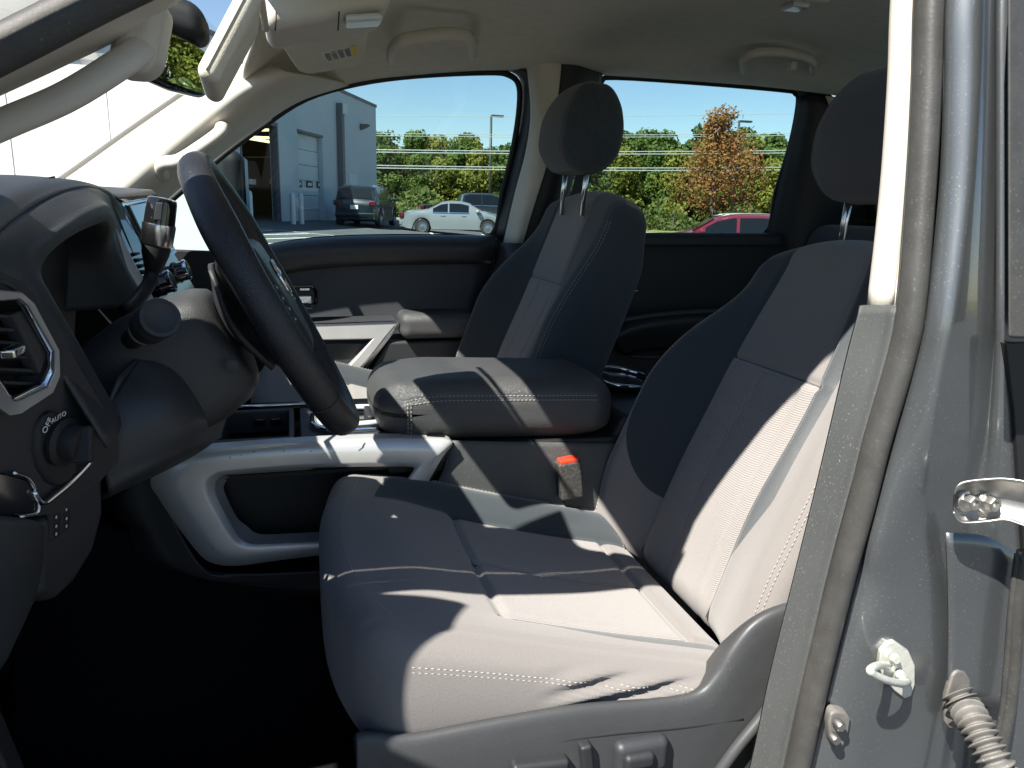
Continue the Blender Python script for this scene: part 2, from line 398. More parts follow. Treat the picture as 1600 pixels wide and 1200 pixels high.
# ---- far A pillar trim and windscreen
rowA = PS([(40, 322, 2.16), (110, 276, 2.13), (200, 212, 2.10), (290, 150, 2.06), (345, 116, 2.02), (405, 92, 1.99)])
rowB = PS([(130, 335, 2.05), (180, 296, 2.03), (262, 228, 2.0), (335, 172, 1.975), (390, 137, 1.955), (450, 112, 1.945)])
rowB2 = PS([(190, 340, 2.09), (225, 308, 2.07), (310, 240, 2.05), (378, 188, 2.035), (438, 148, 2.03), (500, 121, 2.03)])
rowC = PS([(225, 350, 2.2), (258, 312, 2.2), (340, 243, 2.2), (408, 194, 2.2), (470, 156, 2.2), (545, 132, 2.2)])
ap = patch("a_pillar_trim", [rowA, rowB, rowB2, rowC], M['beige'], truck, 8, 8, .006, 0)
# black edge of the windscreen along that pillar
ws_far = [v+Vector((-.012, .006, .002)) for v in rowA]
tube("windscreen_edge", catmull(ws_far[:5], 6), .0065, M['rubberblk'], truck, 8)
def mirrorY(v, c=1.42): return Vector((v.x, 2*c-v.y, v.z))
top_f, bot_f = rowA[5]+Vector((-.02, 0, .0)), rowA[0]+Vector((-.12, .03, -.08))
wsr = []
for t in (0, .33, .66, 1):
    a = bot_f.lerp(top_f, t); a.x -= .03*math.sin(math.pi*t)*0; b = mirrorY(a); m = (a+b)/2+Vector((-.17+.07*t, 0, .03+.035*t))
    wsr.append([a, (a+m)/2+Vector((-.035, 0, .008)), m, (b+m)/2+Vector((-.035, 0, .008)), b])
patch("windscreen", wsr, M['wglass'], truck, 6, 6, 0)
# ---- near A pillar (trim, painted edge, seal)
nA = PS([(-260, 190, .70), (-60, 104, .705), (20, 66, .71), (150, 0, .72), (300, -74, .73), (520, -200, .75)])
nB = PS([(-260, 250, .80), (-60, 168, .80), (0, 141, .80), (95, 97, .80), (190, 50, .80), (330, -40, .82)])
nC = PS([(-260, 228, .87), (-60, 152, .87), (0, 126, .87), (95, 82, .88), (190, 30, .88), (330, -60, .9)])
patch("a_pillar_trim", [nA, [(a+b)/2+Vector((0.002, 0, -.001)) for a, b in zip(nA, nB)], nB, nC], M['beige'], truck, 6, 6, .008, 0)
tube("door_seal", catmull([v+Vector((.004, -.018, -.004)) for v in nA], 6), .0165, M['rubber'], truck, 12)
nP = [v+Vector((-.008, -.06, .012)) for v in nA]
patch("a_pillar_paint", [nP, [v+Vector((-.02, -.03, .035)) for v in nP], [v+Vector((-.06, -.02, .07)) for v in nP]], M['gloss'], truck, 5, 4, .004, 0)
prism("roof_side_rail", [(-.02, .67, .375), (.15, .67, .48), (1.75, .67, .48), (1.75, .64, .51), (.15, .64, .51), (-.02, .64, .405)], (0, .05, .02), M['paint'], truck, .006)
prism("door_opening_seal", [(.02, .69, .36), (.15, .69, .455), (.72, .69, .455), (.72, .69, .44), (.15, .69, .437), (.02, .69, .34)], (0, .02, 0), M['rubber'], truck, .006)

# ---- near B pillar
yt = [-200, 0, 130, 300, 470]
upL = [(1412, -200), (1397, 0), (1392, 130), (1380, 300), (1360, 482)]
upR = [(1440, -200), (1431, 0), (1428, 130), (1417, 300), (1398, 482)]
patch("b_pillar_trim", [PB([(x+3, y, .80) for x, y in upL]), PB([(x, y, .755) for x, y in upL]), PB([(x-3, y, .728) for x, y in upR]), PB([(x+4, y, .712) for x, y in upR])], M['beige'], truck, 6, 5, .006)
lowL = [(1346, 478), (1324, 562), (1294, 690), (1270, 790), (1240, 912), (1205, 1054), (1176, 1190), (1140, 1340)]
lowR = [(1402, 478), (1387, 562), (1350, 690), (1322, 790), (1290, 912), (1257, 1060), (1228, 1190), (1195, 1340)]
tl_, tr_l = PB([(x, y, .742) for x, y in lowL]), PB([(x, y, .700) for x, y in lowR])
patch("b_pillar_lower_trim", [[v*1.09+Vector((.008, 0, 0)) for v in tl_], [v*1.006+Vector((.001, 0, 0)) for v in tl_], tl_, [a.lerp(b, .04) for a, b in zip(tl_, tr_l)], [a.lerp(b, .5) for a, b in zip(tl_, tr_l)], [a.lerp(b, .78)+Vector((0, .001, 0)) for a, b in zip(tl_, tr_l)], [a.lerp(b, .84)+Vector((0, -.004, 0)) for a, b in zip(tl_, tr_l)], tr_l], M['btrim'], truck, 6, 4, .004)
# top lip of the lower trim
patch("b_pillar_trim_lip", [[tl_[0], tl_[0].lerp(tr_l[0], .5), tr_l[0]], [tl_[0]*1.05+Vector((.006, 0, -.002)), tl_[0].lerp(tr_l[0], .5)*1.05+Vector((0, 0, -.002)), tr_l[0]*1.05+Vector((0, 0, -.002))]], M['btrim'], truck, 3, 2, .002)
sealc = [(1466, -200), (1452, 0), (1448, 130), (1440, 280), (1424, 478), (1408, 560), (1370, 690), (1345, 790), (1312, 912), (1274, 1070), (1243, 1210), (1212, 1340)]
tube("door_seal", catmull(PB([(x, y, .688) for x, y in sealc]), 6), .0125, M['rubbergrey'], truck, 14, flat=1.25)
tube("door_seal_inner_bead", catmull(PB([(x-17, y, .700) for x, y in sealc]), 6), .0050, M['rubbergrey'], truck, 10)
# painted jamb: columns of the body pressing, from the seal outwards
ys = [-200, 0, 130, 300, 478, 562, 690, 800, 860, 920, 990, 1070, 1170, 1290]
c0 = [1494, 1479, 1477, 1469, 1448, 1429, 1392, 1362, 1346, 1330, 1312, 1292, 1268, 1240]
c0b = [1498, 1483, 1481, 1474, 1455, 1439, 1408, 1382, 1372, 1381, 1366, 1352, 1335, 1312]
c1 = [1530, 1522, 1519, 1509, 1487, 1470, 1449, 1439, 1446, 1458, 1463, 1455, 1435, 1405]
c2 = [1545, 1538, 1534, 1524, 1504, 1486, 1466, 1458, 1468, 1484, 1488, 1482, 1464, 1436]
c3 = [1566, 1558, 1557, 1556, 1553, 1548, 1535, 1512, 1505, 1508, 1512, 1508, 1498, 1480]
c4 = [1580, 1573, 1573, 1573, 1573, 1572, 1570, 1568, 1570, 1572, 1574, 1572, 1566, 1555]
c5 = [1680]*14
patch("b_pillar_jamb", [PB([(x, y, .690) for x, y in zip(c0, ys)]), PB([(x, y, .672) for x, y in zip(c0b, ys)]), PB([(x-3, y, .655+.013*smooth(600, 900, y)) for x, y in zip(c1, ys)]),
      PB([(x, y, .657+.015*smooth(600, 900, y)) for x, y in zip(c2, ys)]), PB([(x, y, .676+.006*smooth(600, 900, y)) for x, y in zip(c3, ys)]), PB([(x, y, .662) for x, y in zip(c4, ys)]), PB([(x, y, .67) for x, y in zip(c5, ys)])], M['paint'], truck, 8, 6, .004)
# dark jamb gap along the seal
tube("jamb_gap", catmull(PB([(x-2, y, .694) for x, y in zip(c0, ys)]), 5), .0042, M['rubberblk'], truck, 8)
# rear door's weatherstrip and the rear door's edge at the right of the opening
tube("rear_door_seal", catmull(PB([(1600, 862, .63), (1590, 950, .63), (1584, 1040, .63), (1576, 1110, .63), (1562, 1180, .63), (1545, 1290, .63)]), 6), .0075, M['rubbergrey'], truck, 10)
tube("rear_door_seal_inner_bead", catmull(PB([(1590, 866, .632), (1580, 950, .632), (1573, 1040, .632), (1566, 1110, .632), (1552, 1180, .632)]), 6), .0035, M['rubber'], truck, 8)
# the corner stamping below the check link
patch("jamb_stamping", [PB([(1478, 832, .652), (1540, 838, .648), (1588, 866, .645)]), PB([(1482, 960, .654), (1545, 968, .650), (1586, 990, .646)]), PB([(1480, 1090, .656), (1530, 1100, .652), (1578, 1110, .648)])], M['paint'], truck, 6, 6, .003)
prism("rear_door_edge", PB([(1574, -60, .60), (1660, -60, .60), (1660, 532, .60), (1575, 530, .60)]), PN(1600, 300, .065), M['rubbergrey'], truck, .004)
prism("rear_door_opening", PB([(1572, 536, .655), (1690, 536, .655), (1690, 860, .655), (1600, 862, .655), (1585, 640, .655)]), (0, .01, 0), M['rubberblk'], truck, .001)
# striker
st = PN(1402, 1047, .625); nrm = Vector((-.45, -.85, .1)).normalized()
def disc_outline(pxs, Y): return PB([(a, b, Y) for a, b in pxs])
pl = [(1388, 1005), (1398, 1003), (1420, 1018), (1430, 1040), (1430, 1070), (1424, 1088), (1414, 1092), (1398, 1080), (1380, 1060), (1373, 1038), (1376, 1020)]
strk = prism("striker", disc_outline(pl, .662), (.003, .008, 0), M['zinc'], truck, .0015)
tube("striker_loop", catmull(PB([(1388, 1040, .658), (1372, 1040, .630), (1360, 1046, .618), (1364, 1053, .618), (1386, 1063, .624), (1408, 1068, .638), (1418, 1066, .658)]), 6), .0042, M['zinc'], strk, 10)
for a, b in ((1402, 1032), (1410, 1058)):
    lathe("bolt", [(.0001, 0), (.0045, 0), (.0055, .003), (.0055, .006)], PN(a, b, .654), (.1, 1, 0), M['zinc'], strk, 12)
# courtesy switch
sw = prism("door_switch", disc_outline([(1298, 1116), (1305, 1112), (1322, 1114), (1330, 1124), (1326, 1150), (1318, 1168), (1305, 1172), (1297, 1160), (1295, 1130)], .668), (.004, .015, 0), M['boot'], truck, .003)
for a, b in ((1316, 1138), (1308, 1159)):
    lathe("plunger", [(.0001, 0), (.0042, .0), (.0058, .002), (.0058, .010)], PN(a, b, .656), (.1, 1, -.05), M['greymetal'], sw, 16)
# check link with its two bolts
sx = [1490, 1496, 1508, 1540, 1570, 1600, 1640, 1690]
su = [772, 760, 753, 749, 748, 752, 759, 770]; sl = [800, 812, 817, 815, 812, 821, 834, 852]; sy_ = [.636, .634, .631, .622, .612, .600, .584, .564]
chk = patch("check_link", [PB([(x, u, y-.012) for x, u, y in zip(sx, su, sy_)]), PB([(x, u+1, y-.004) for x, u, y in zip(sx, su, sy_)]), PB([(x, u+4, y) for x, u, y in zip(sx, su, sy_)]), PB([(x, l-4, y) for x, l, y in zip(sx, sl, sy_)]), PB([(x, l-1, y-.004) for x, l, y in zip(sx, sl, sy_)]), PB([(x, l, y-.012) for x, l, y in zip(sx, sl, sy_)])], M['greymetal'], truck, 4, 1, .002)
for a, b, Y in ((1510, 782, .630), (1541, 784, .621)):
    base = PN(a, b, Y); ax = Vector((-.05, -1, .10))
    bo_ = lathe("bolt", [(.0115, -.004), (.0115, .0015), (.0105, .0025)], base, ax, M['greymetal'], chk, 24)
    lathe("bolt_head", [(.0080, .0015), (.0080, .0105), (.0068, .0125), (.0040, .0125), (.0036, .009), (.0001, .009)], base, ax, M['greymetal'], chk, 6)
# wiring boot
bp_ = catmull(PB([(1496, 1085, .640), (1508, 1105, .628), (1520, 1125, .612), (1532, 1148, .598), (1545, 1172, .585), (1560, 1200, .572), (1580, 1235, .56)]), 9)
rad = [.0155+.0035*math.cos(i*1.55)+(.0 if i > 4 else -.002) for i in range(len(bp_))]
bp2 = catmull(bp_, 3); rad2 = [.0150+.0036*math.cos(i*.52) for i in range(len(bp2))]
boot = tube("wiring_boot", bp2, rad2, M['boot'], truck, 18)
prism("grommet", disc_outline([(1488, 1055), (1496, 1048), (1508, 1050), (1517, 1062), (1518, 1080), (1512, 1120), (1500, 1140), (1484, 1140), (1476, 1128), (1478, 1090)], .650), (.004, .01, 0), M['boot'], boot, .003)

# ---- far B pillar
fb = [PS([(822, 96, 2.12), (826, 118, 2.12), (830, 180, 2.13), (822, 240, 2.15), (806, 300, 2.17), (786, 385, 2.2)]),
      PS([(842, 94, 2.07), (844, 112, 2.07), (846, 180, 2.09), (840, 240, 2.1), (824, 300, 2.12), (803, 385, 2.15)]),
      PS([(876, 94, 2.06), (876, 112, 2.06), (868, 180, 2.08), (856, 250, 2.1), (838, 310, 2.12), (815, 385, 2.15)])]
patch("b_pillar_trim", fb, M['beige'], truck, 6, 6, .006)
patch("b_pillar_rear_trim", [[v+Vector((.002, .004, 0)) for v in fb[2]], PS([(905, 94, 2.07), (905, 112, 2.07), (895, 180, 2.09), (880, 250, 2.1), (862, 310, 2.12), (840, 385, 2.15)]), PS([(944, 98, 2.14), (940, 118, 2.14), (930, 180, 2.16), (905, 250, 2.17), (886, 310, 2.18), (865, 385, 2.2)])], M['black'], truck, 6, 6, .006)
patch("b_pillar_lower_trim", [PS([(780, 380, 2.19), (760, 470, 2.19), (740, 560, 2.19), (725, 640, 2.19)]), PS([(806, 380, 2.12), (788, 470, 2.11), (768, 560, 2.1), (752, 640, 2.1)]), PS([(860, 380, 2.12), (850, 470, 2.11), (840, 560, 2.1), (835, 640, 2.1)]), PS([(930, 380, 2.19), (925, 470, 2.19), (920, 560, 2.19), (915, 640, 2.19)])], M['plastic2'], truck, 5, 5, .006)
# shoulder belt on the far pillar with its height adjuster
rb = box("belt_adjuster", P(938, 168, 2.03), (.018, .014, .045), M['beige'], truck, .010, seg=4)
tube("seat_belt", catmull(PS([(936, 180, 2.02), (905, 300, 2.0), (880, 380, 1.98), (850, 560, 2.0)]), 6), .022, M['fabdark'], truck, 10, flat=.08, upv=(1, 0, 0))
# ---- far C pillar and quarter
patch("c_pillar_trim", [PS([(1248, 150, 2.19), (1232, 230, 2.21), (1210, 320, 2.24), (1196, 400, 2.26)]), PS([(1292, 150, 2.12), (1285, 230, 2.13), (1275, 320, 2.15), (1262, 400, 2.17)]), PS([(1420, 165, 2.1), (1420, 250, 2.12), (1420, 330, 2.14), (1420, 400, 2.16)])], M['black'], truck, 5, 5, .008)
patch("c_pillar_upper_trim", [PS([(1290, 150, 2.10), (1300, 175, 2.11), (1310, 200, 2.115)]), PS([(1340, 158, 2.06), (1345, 200, 2.07), (1350, 260, 2.08)]), PS([(1440, 170, 2.06), (1440, 240, 2.07), (1440, 320, 2.08)])], M['headliner'], truck, 4, 4, .006)

# ---- pedals and mat in the dark foot well
ped = tag(prism("brake_pedal", [(-.44, .98, -.80), (-.44, 1.10, -.80), (-.40, 1.10, -.87), (-.40, .98, -.87)], (-.02, 0, -.01), M['black'], None, .006), "black rubber brake pedal in the dark driver foot well", "pedal")
fm = patch("floor_mat", [[(-.55, .78, -.92), (-.3, .78, -.975), (.0, .78, -.985)], [(-.55, 1.0, -.92), (-.3, 1.0, -.985), (.0, 1.0, -.99)], [(-.55, 1.22, -.92), (-.3, 1.22, -.975), (.0, 1.22, -.985)]], M['carpet'], None, 5, 5, .012)
tag(fm, "black floor mat lying in the driver foot well", "floor mat")
ridges = []
for i in range(14):
    x = -.30+.022*i; ridges.append(tube_data([(x, .82, -.968), (x, 1.18, -.968)], .0035, 6))
tag(multi("mat_ribs", ridges, M['carpet'], fm), kind="stuff")

# ---- open driver door, swung forward out of the picture
HX, HY, ang = -.46, .63, R(86)
dd = thing("driver_door", (HX, HY, -.6), "open driver door of the grey truck swung forward beside the dash", "door")
def D(k, z, o=0.0): return Vector((HX+math.cos(ang)*k+math.sin(ang)*o, HY-math.sin(ang)*k+math.cos(ang)*o, z))
prism("door_body", [D(.02, -.95), D(1.08, -.95), D(1.14, -.5), D(1.12, -.11), D(.0, -.13), D(.0, -.6)], D(0, 0, .1)-D(0, 0, 0), M['plastic'], dd, .01)
ring("window_frame", [D(.0, -.10), D(1.12, -.09), D(1.06, .37), D(.70, .39), D(.42, .33)], [D(.14, -.08), D(1.07, -.07), D(1.02, .335), D(.70, .355), D(.45, .295)], D(0, 0, .05)-D(0, 0, 0), M['plastic'], dd, .006)
prism("sail_shade_block", [D(.0, -.10), D(.16, -.09), D(.16, .22), D(.11, .27), D(.03, .12)], D(0, 0, .135)-D(0, 0, 0), M['plastic'], dd, .01)  # unseen thick block added to the door to shade the cushion's front
mrr = rbox("door_mirror", (.07, .12, .10), .05, (3, 3, 3), lambda p: D(.22+p[0]*.6, .02, -.13)+Vector((p[0]*.4, -p[1]*.0, p[2]))+(D(0, 0, 1)-D(0, 0, 0))*p[1], M['gloss'], dd)
# ================================================================== seats
def seat(name, label, dx, yc, dz, full, seatgroup=None, recline=23.5, hx=.905, hz=.122):
    S = thing(name, (.3+dx, yc, -.75+dz), label, "car seat", seatgroup)
    o = Vector((.02+dx, yc, dz)); Lc, Wc, Hc = .56, .268, .085
    def cush(p, lift=0.0):                     # p in (-L/2..L/2, -W..W, -H..H)
        U = p[0]+Lc/2; v = p[1]; W = p[2]
        av = abs(v)/Wc; wt = smooth(-.04, .07, W)
        U2 = U+.045*av**3*(1-smooth(0, .35, U))
        top = -.462-.262*U
        top += (.034 if v > 0 else .005)*smooth(.165, .225, abs(v))*(.45+.55*smooth(.0, .22, U))*wt
        top -= .010*math.exp(-((U-.38)/.16)**2)*(1-smooth(.12, .2, abs(v)))
        top += .010*math.exp(-((U-.12)/.07)**2)*(1-smooth(.15, .24, abs(v)))
        if W > .04:
            ins = 1 if .21 < U < .55 else 0
            g = (.008 if v > 0 else .0045)*math.exp(-((abs(v)-.172)/.006)**2)*smooth(.20, .24, U)
            g += .008*math.exp(-((U-.225)/.006)**2)*(1-smooth(.165, .18, abs(v)))
            g += .008*math.exp(-((U-.505)/.006)**2)*(1-smooth(.165, .18, abs(v)))
            g += .006*math.exp(-(v/.006)**2)*(1 if .225 < U < .505 else 0)
            g += .0030*math.exp(-((abs(v)-.236)/.004)**2)
            top -= g
            if ins: top += .0045*abs(math.cos(v/.172*math.pi))**.5*0
        bot = -.635-.02*smooth(0, .5, U)
        t = (W+Hc)/(2*Hc)
        z = lerp(bot, top, t)+lift
        yy = v
        bul = math.sin(math.pi*min(1, max(0, t)))*.012
        yy += math.copysign(bul*smooth(.2, .27, abs(v)), v)
        if v < -.2 and full:                     # creases in the slack side panel
            side = smooth(.24, .268, -v)*smooth(.15, .4, t)*(1-smooth(.75, .95, t))
            yy -= side*.0075*(math.sin((U-.5*t)*70+3*t)*smooth(.22, .34, U)*(1-smooth(.52, .56, U)))
        return o+Vector((U2, yy, z))
    def cmat(c):
        U = c[0]+Lc/2; v = abs(c[1])
        if c[2] > .02:
            if v < .172 and .225 < U < .505: return 1
        return 0
    def cattr(c):
        U = c[0]+Lc/2; v = abs(c[1])
        if c[2] < .06: return -.1
        lim = .234 if c[1] > 0 else .170+.034*smooth(.17, .42, U)
        return min(v-.172, lim-v, U-.085-9*max(0, v-.172)**2-(.05 if c[1] < 0 else 0))
    cu = rbox("cushion", (Lc/2, Wc, Hc), .042, (90, 84, 12), cush, [M['fab'], M['rib'], M['fabdark']], S, cmat, 6, cattr)
    lines = []
    T = Hc
    for sgn in (-1, 1):
        vv = [.236] if sgn < 0 else [.243]
        for q in vv:
            lines.append([cush((-Lc/2+.06+.49*i/60, sgn*q, T-(.0010 if q < .24 else .0035)), .0005) for i in range(61)])
    if full:
        lines.append([cush((-Lc/2+.05+.505*i/60, -Wc+.0012, T-.040), .0)+Vector((0, -.0010, 0)) for i in range(61)])
        lines.append([cush((-Lc/2+.05+.505*i/60, -Wc+.0012, T-.046), .0)+Vector((0, -.0010, 0)) for i in range(61)])
    # the seam that runs round the front roll
    lines.append([cush((-Lc/2+.052-.02*math.sin(math.pi*i/60)*1.0, -.22+.44*i/60, T-.0005), .0004) for i in range(61)])
    stitches("stitching", lines, M['thread'], cu)
    sm = []
    for sg in (-1, 1): sm.append(tube_data([cush((-Lc/2+.215+.30*i/50, sg*.172, T), .0002) for i in range(51)], .0011, 5))
    for uu in (.225, .505): sm.append(tube_data([cush((-Lc/2+uu, -.172+.344*i/50, T), .0002) for i in range(51)], .0011, 5))
    sm.append(tube_data([cush((-Lc/2+.225+.28*i/40, 0, T), .0001) for i in range(41)], .0009, 5))
    tag(multi("seam_piping", sm, M['fabdark'], cu), kind="stuff")
    # backrest
    r = R(recline); d = Vector((math.sin(r), 0, math.cos(r))); n = Vector((-math.cos(r), 0, math.sin(r)))
    B0 = Vector((.588+dx, yc, -.635+dz)); Hs, Wb, Tb = .665, .268, .062
    def back(p, lift=0.0):
        s = p[0]+Hs/2; v = p[1]; t = p[2]
        front = smooth(-.03, .045, t)
        A = .088*(1-smooth(.30, .60, s))+.006
        A *= .72+.28*smooth(.0, .16, s)
        tt = (t-Tb)
        bol = (A*smooth(.150, .238, v) if v > 0 else A*.52*smooth(.092, .225, -v))*front
        tt += bol
        tt += .014*math.exp(-((s-.20)/.12)**2)*(1-smooth(.1, .2, abs(v)))*front
        if t > .03:
            vb = .152 if v > 0 else .092
            g = .007*math.exp(-((abs(v)-vb)/.006)**2)*(1-smooth(.60, .65, s))
            g += .0055*math.exp(-((s-.418)/.0055)**2)*(1-smooth(.145, .16, abs(v)))
            g += .0050*math.exp(-((abs(v)-.055)/.007)**2)*(1-smooth(.40, .42, s))
            g += .0028*math.exp(-((abs(v)-.233)/.004)**2)
            tt -= g
        taper = 1-(.22 if full else .07)*smooth(.34, .68, s)**1.3
        s2 = s-(.055 if full else .035)*(abs(v)/Wb)**2.4*smooth(.40, .665, s)
        tt -= .030*smooth(.5, .665, s)*(1-front)*-1
        return B0+d*s2+Vector((0, v*taper*(.93 if v < 0 and full else 1), 0))+n*(tt+lift)
    def bmat(c):
        s = c[0]+Hs/2; v = abs(c[1])
        if c[2] > .0:
            if v < (.152 if c[1] > 0 else .092): return 1 if s < .418 else 0
        return 2 if c[2] < -.05 else 0
    def battr(c):
        s = c[0]+Hs/2; v = abs(c[1])
        if c[2] < .03: return .1 if v > .25 else -.1
        inb = (c[1] > 0) == full
        vb = .152 if c[1] > 0 else .092
        if not full: return v-vb+(.0 if s > .1 else -.05)
        lim = .238 if inb else .158
        return min(v-vb, lim-v, s-.13-26*max(0, v-.17)**2 if inb else s-.11-1.9*(v-vb), .66-s)
    bk = rbox("backrest", (Hs/2, Wb, Tb), .044, (100, 84, 10), back, [M['fab'], M['ribz'], M['fabdark']], S, bmat, 6, battr)
    lines = []
    for sgn in (-1, 1):
        for q in ((.243, .250) if sgn < 0 else (.236, .266)):
            tq = Tb-(.044-math.sqrt(.044**2-max(0, q-.224)**2)) if q < .26 else Tb-.030
            lines.append([back((-Hs/2+.05+.56*i/80, sgn*(q if q < .24 else q), tq), .0008)+Vector((0, sgn*.0006, 0)) for i in range(81)])
    stitches("stitching", lines, M['thread'], bk)
    sm = []
    for sg in (-1, 1): sm.append(tube_data([back((-Hs/2+.02+.60*i/70, sg*(.152 if sg > 0 else .092), Tb), .0002) for i in range(71)], .0011, 5))
    sm.append(tube_data([back((-Hs/2+.418, -.092+.244*i/40, Tb), .0002) for i in range(41)], .0011, 5))
    tag(multi("seam_piping", sm, M['fabdark'], bk), kind="stuff")
    # headrest
    hc = Vector((hx+dx, yc, hz+dz)); hr = R(8)
    def hd(p):
        x, y, z = p; f = 1-.20*smooth(.02, .1, abs(z))
        y2 = y*(1-.12*smooth(-.02, .1, z)-.10*smooth(0, .098, -z)); x2 = x*(1-.30*smooth(0, .1, z)-.16*smooth(.03, .1, -z))
        x2 -= .020*math.cos(y/.135*1.3)*(1 if x < 0 else .3)-.012
        x2 += .0030*math.exp(-((abs(y)-.094)/.005)**2)*(1 if x < 0 else 0)
        return hc+Vector((x2*math.cos(hr)+z*math.sin(hr), y2, z*math.cos(hr)-x2*math.sin(hr)))
    hm = lambda c: 1 if (abs(c[1]) > .094 or c[0] > .03) else 0
    hdo = rbox("headrest", (.070, .136, .102), .058, (8, 20, 14), hd, [M['headcloth'], M['fabdark']], S, hm, 8)
    for sy in (-.075, .075):
        a = hc+Vector((.0, sy, -.06)); b = hc+Vector((-.012, sy, -.20))
        tube("headrest_post", [a, b], .0062, M['steel'], S, 14)
    # base
    box("seat_frame", (.32+dx, yc, -.80+dz), (.24, .22, .15), M['black'], S, .02)
    return S, cush, back
driver_seat, dcush, dback = seat("driver_seat", "sunlit grey cloth driver seat nearest the camera", 0, 1.05, 0, True)
pass_seat, pcush, pback = seat("passenger_seat", "grey cloth front passenger seat behind the centre armrest", -.125, 1.83, .066, False, None, 20.5, .80, .118)

# plastic side shield of the driver seat
YS = .758
sh_top = [(556, 1146), (580, 1142), (640, 1146), (760, 1124), (900, 1100), (1020, 1090), (1090, 1078), (1122, 1048), (1146, 1008), (1182, 966), (1235, 940), (1330, 922)]
top = PS([(a, b, YS) for a, b in sh_top]); 
rows = [[v+Vector((.0, .055, -.060)) for v in top], [v+Vector((0, .022, -.020)) for v in top], [v+Vector((0, .004, -.008)) for v in top],
        [v+Vector((.0, -.002, -.024)) for v in top], [v+Vector((.0, -.004, -.06)) for v in top], [v+Vector((.0, -.004, -.12)) for v in top], [v+Vector((.0, .0, -.24)) for v in top], [v+Vector((.0, .01, -.40)) for v in top]]
M['shield'] = mat('seat_shield_plastic', (.050, .052, .055), .45, var=.08, vscale=9, bump=.2, bscale=900, rvar=.08, dust=.08)
shield = patch("side_shield", rows, M['shield'], driver_seat, 6, 5, .004)
# front nose of the shield
patch("shield_nose", [PS([(553, 1150, .80), (572, 1140, .79), (592, 1144, .775)]), PS([(558, 1200, .80), (574, 1200, .785), (596, 1200, .77)]), PS([(568, 1320, .80), (584, 1320, .785), (606, 1320, .77)])], M['plastic2'], driver_seat, 5, 5, .004)
# diagonal rib of the shield towards the belt anchor
tube("shield_rib", catmull(PS([(1262, 942, .750), (1245, 1020, .748), (1205, 1100, .746), (1150, 1170, .746), (1100, 1240, .75)]), 6), [.004, .006]+[.0075]*23, M['shield'], driver_seat, 14)
# switch recess and its switches
box("recline_switch", P(915, 1185, .750), (.0075, .010, .024), M['plastic'], shield, .004, Matrix.Rotation(R(-8), 3, 'Y'), 3)
box("seat_switch", P(842, 1196, .750), (.036, .012, .011), M['plastic'], shield, .006, Matrix.Rotation(R(4), 3, 'Y'), 3)
lum = rbox("lumbar_switch", (.036, .012, .024), .011, (3, 2, 3), lambda p: P(1000, 1178, .750)+Vector(p), M['plastic2'], shield)
rbox("rocker", (.020, .008, .0105), .007, (3, 2, 3), lambda p: P(998, 1187, .738)+Vector(p), M['plastic'], lum)
tube("switch_recess_edge", catmull(PS([(772, 1215, .757), (800, 1185, .757), (860, 1160, .756), (960, 1145, .755), (1060, 1136, .755), (1160, 1122, .755)]), 6), .0035, M['plastic'], shield, 8)
# inner recliner cover
patch("recliner_cover", [PS([(985, 905, 1.30), (940, 860, 1.315), (918, 835, 1.315)]), PS([(975, 835, 1.32), (945, 812, 1.325), (925, 820, 1.32)]), PS([(985, 790, 1.32), (960, 770, 1.325), (940, 790, 1.32)])], M['plastic2'], driver_seat, 5, 5, .01)

# ---- belt buckle on the inboard side
bk_ = thing("seat_belt_buckle", P(900, 830, 1.282), "worn black seat belt buckle with red button beside driver seat", "seat belt buckle")
bc = P(889, 748, 1.282); rot = Matrix.Rotation(R(-7), 3, 'Y')
M['scuffed'] = mat('scuffed_black_plastic', (.018, .018, .018), .4, col2=(.09, .085, .08), vscale=160, bump=.4, bscale=200)
bb = box("buckle_body", bc, (.0225, .015, .037), M['scuffed'], bk_, .005, rot, 3)
box("release_button", bc+rot @ Vector((0, -.002, .0385)), (.0185, .0115, .0045), M['red'], bb, .003, rot, 3)
prism("buckle_strap", [P(882, 776, 1.283), P(905, 778, 1.283), P(922, 846, 1.287), P(896, 850, 1.287)], (0, .006, 0), M['scuffed'], bk_, .001)

# ---- rear bench with head restraints
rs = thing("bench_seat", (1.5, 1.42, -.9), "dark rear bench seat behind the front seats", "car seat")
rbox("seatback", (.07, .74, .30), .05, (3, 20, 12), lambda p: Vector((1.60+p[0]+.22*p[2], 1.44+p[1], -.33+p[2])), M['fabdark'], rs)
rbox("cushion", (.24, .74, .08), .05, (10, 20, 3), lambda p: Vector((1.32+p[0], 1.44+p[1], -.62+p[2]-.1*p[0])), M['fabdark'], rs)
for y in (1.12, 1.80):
    rbox("headrest", (.05, .12, .075), .04, (3, 8, 5), lambda p, y=y: Vector((1.66+p[0], y+p[1], .065+p[2])), M['fabdark'], rs)
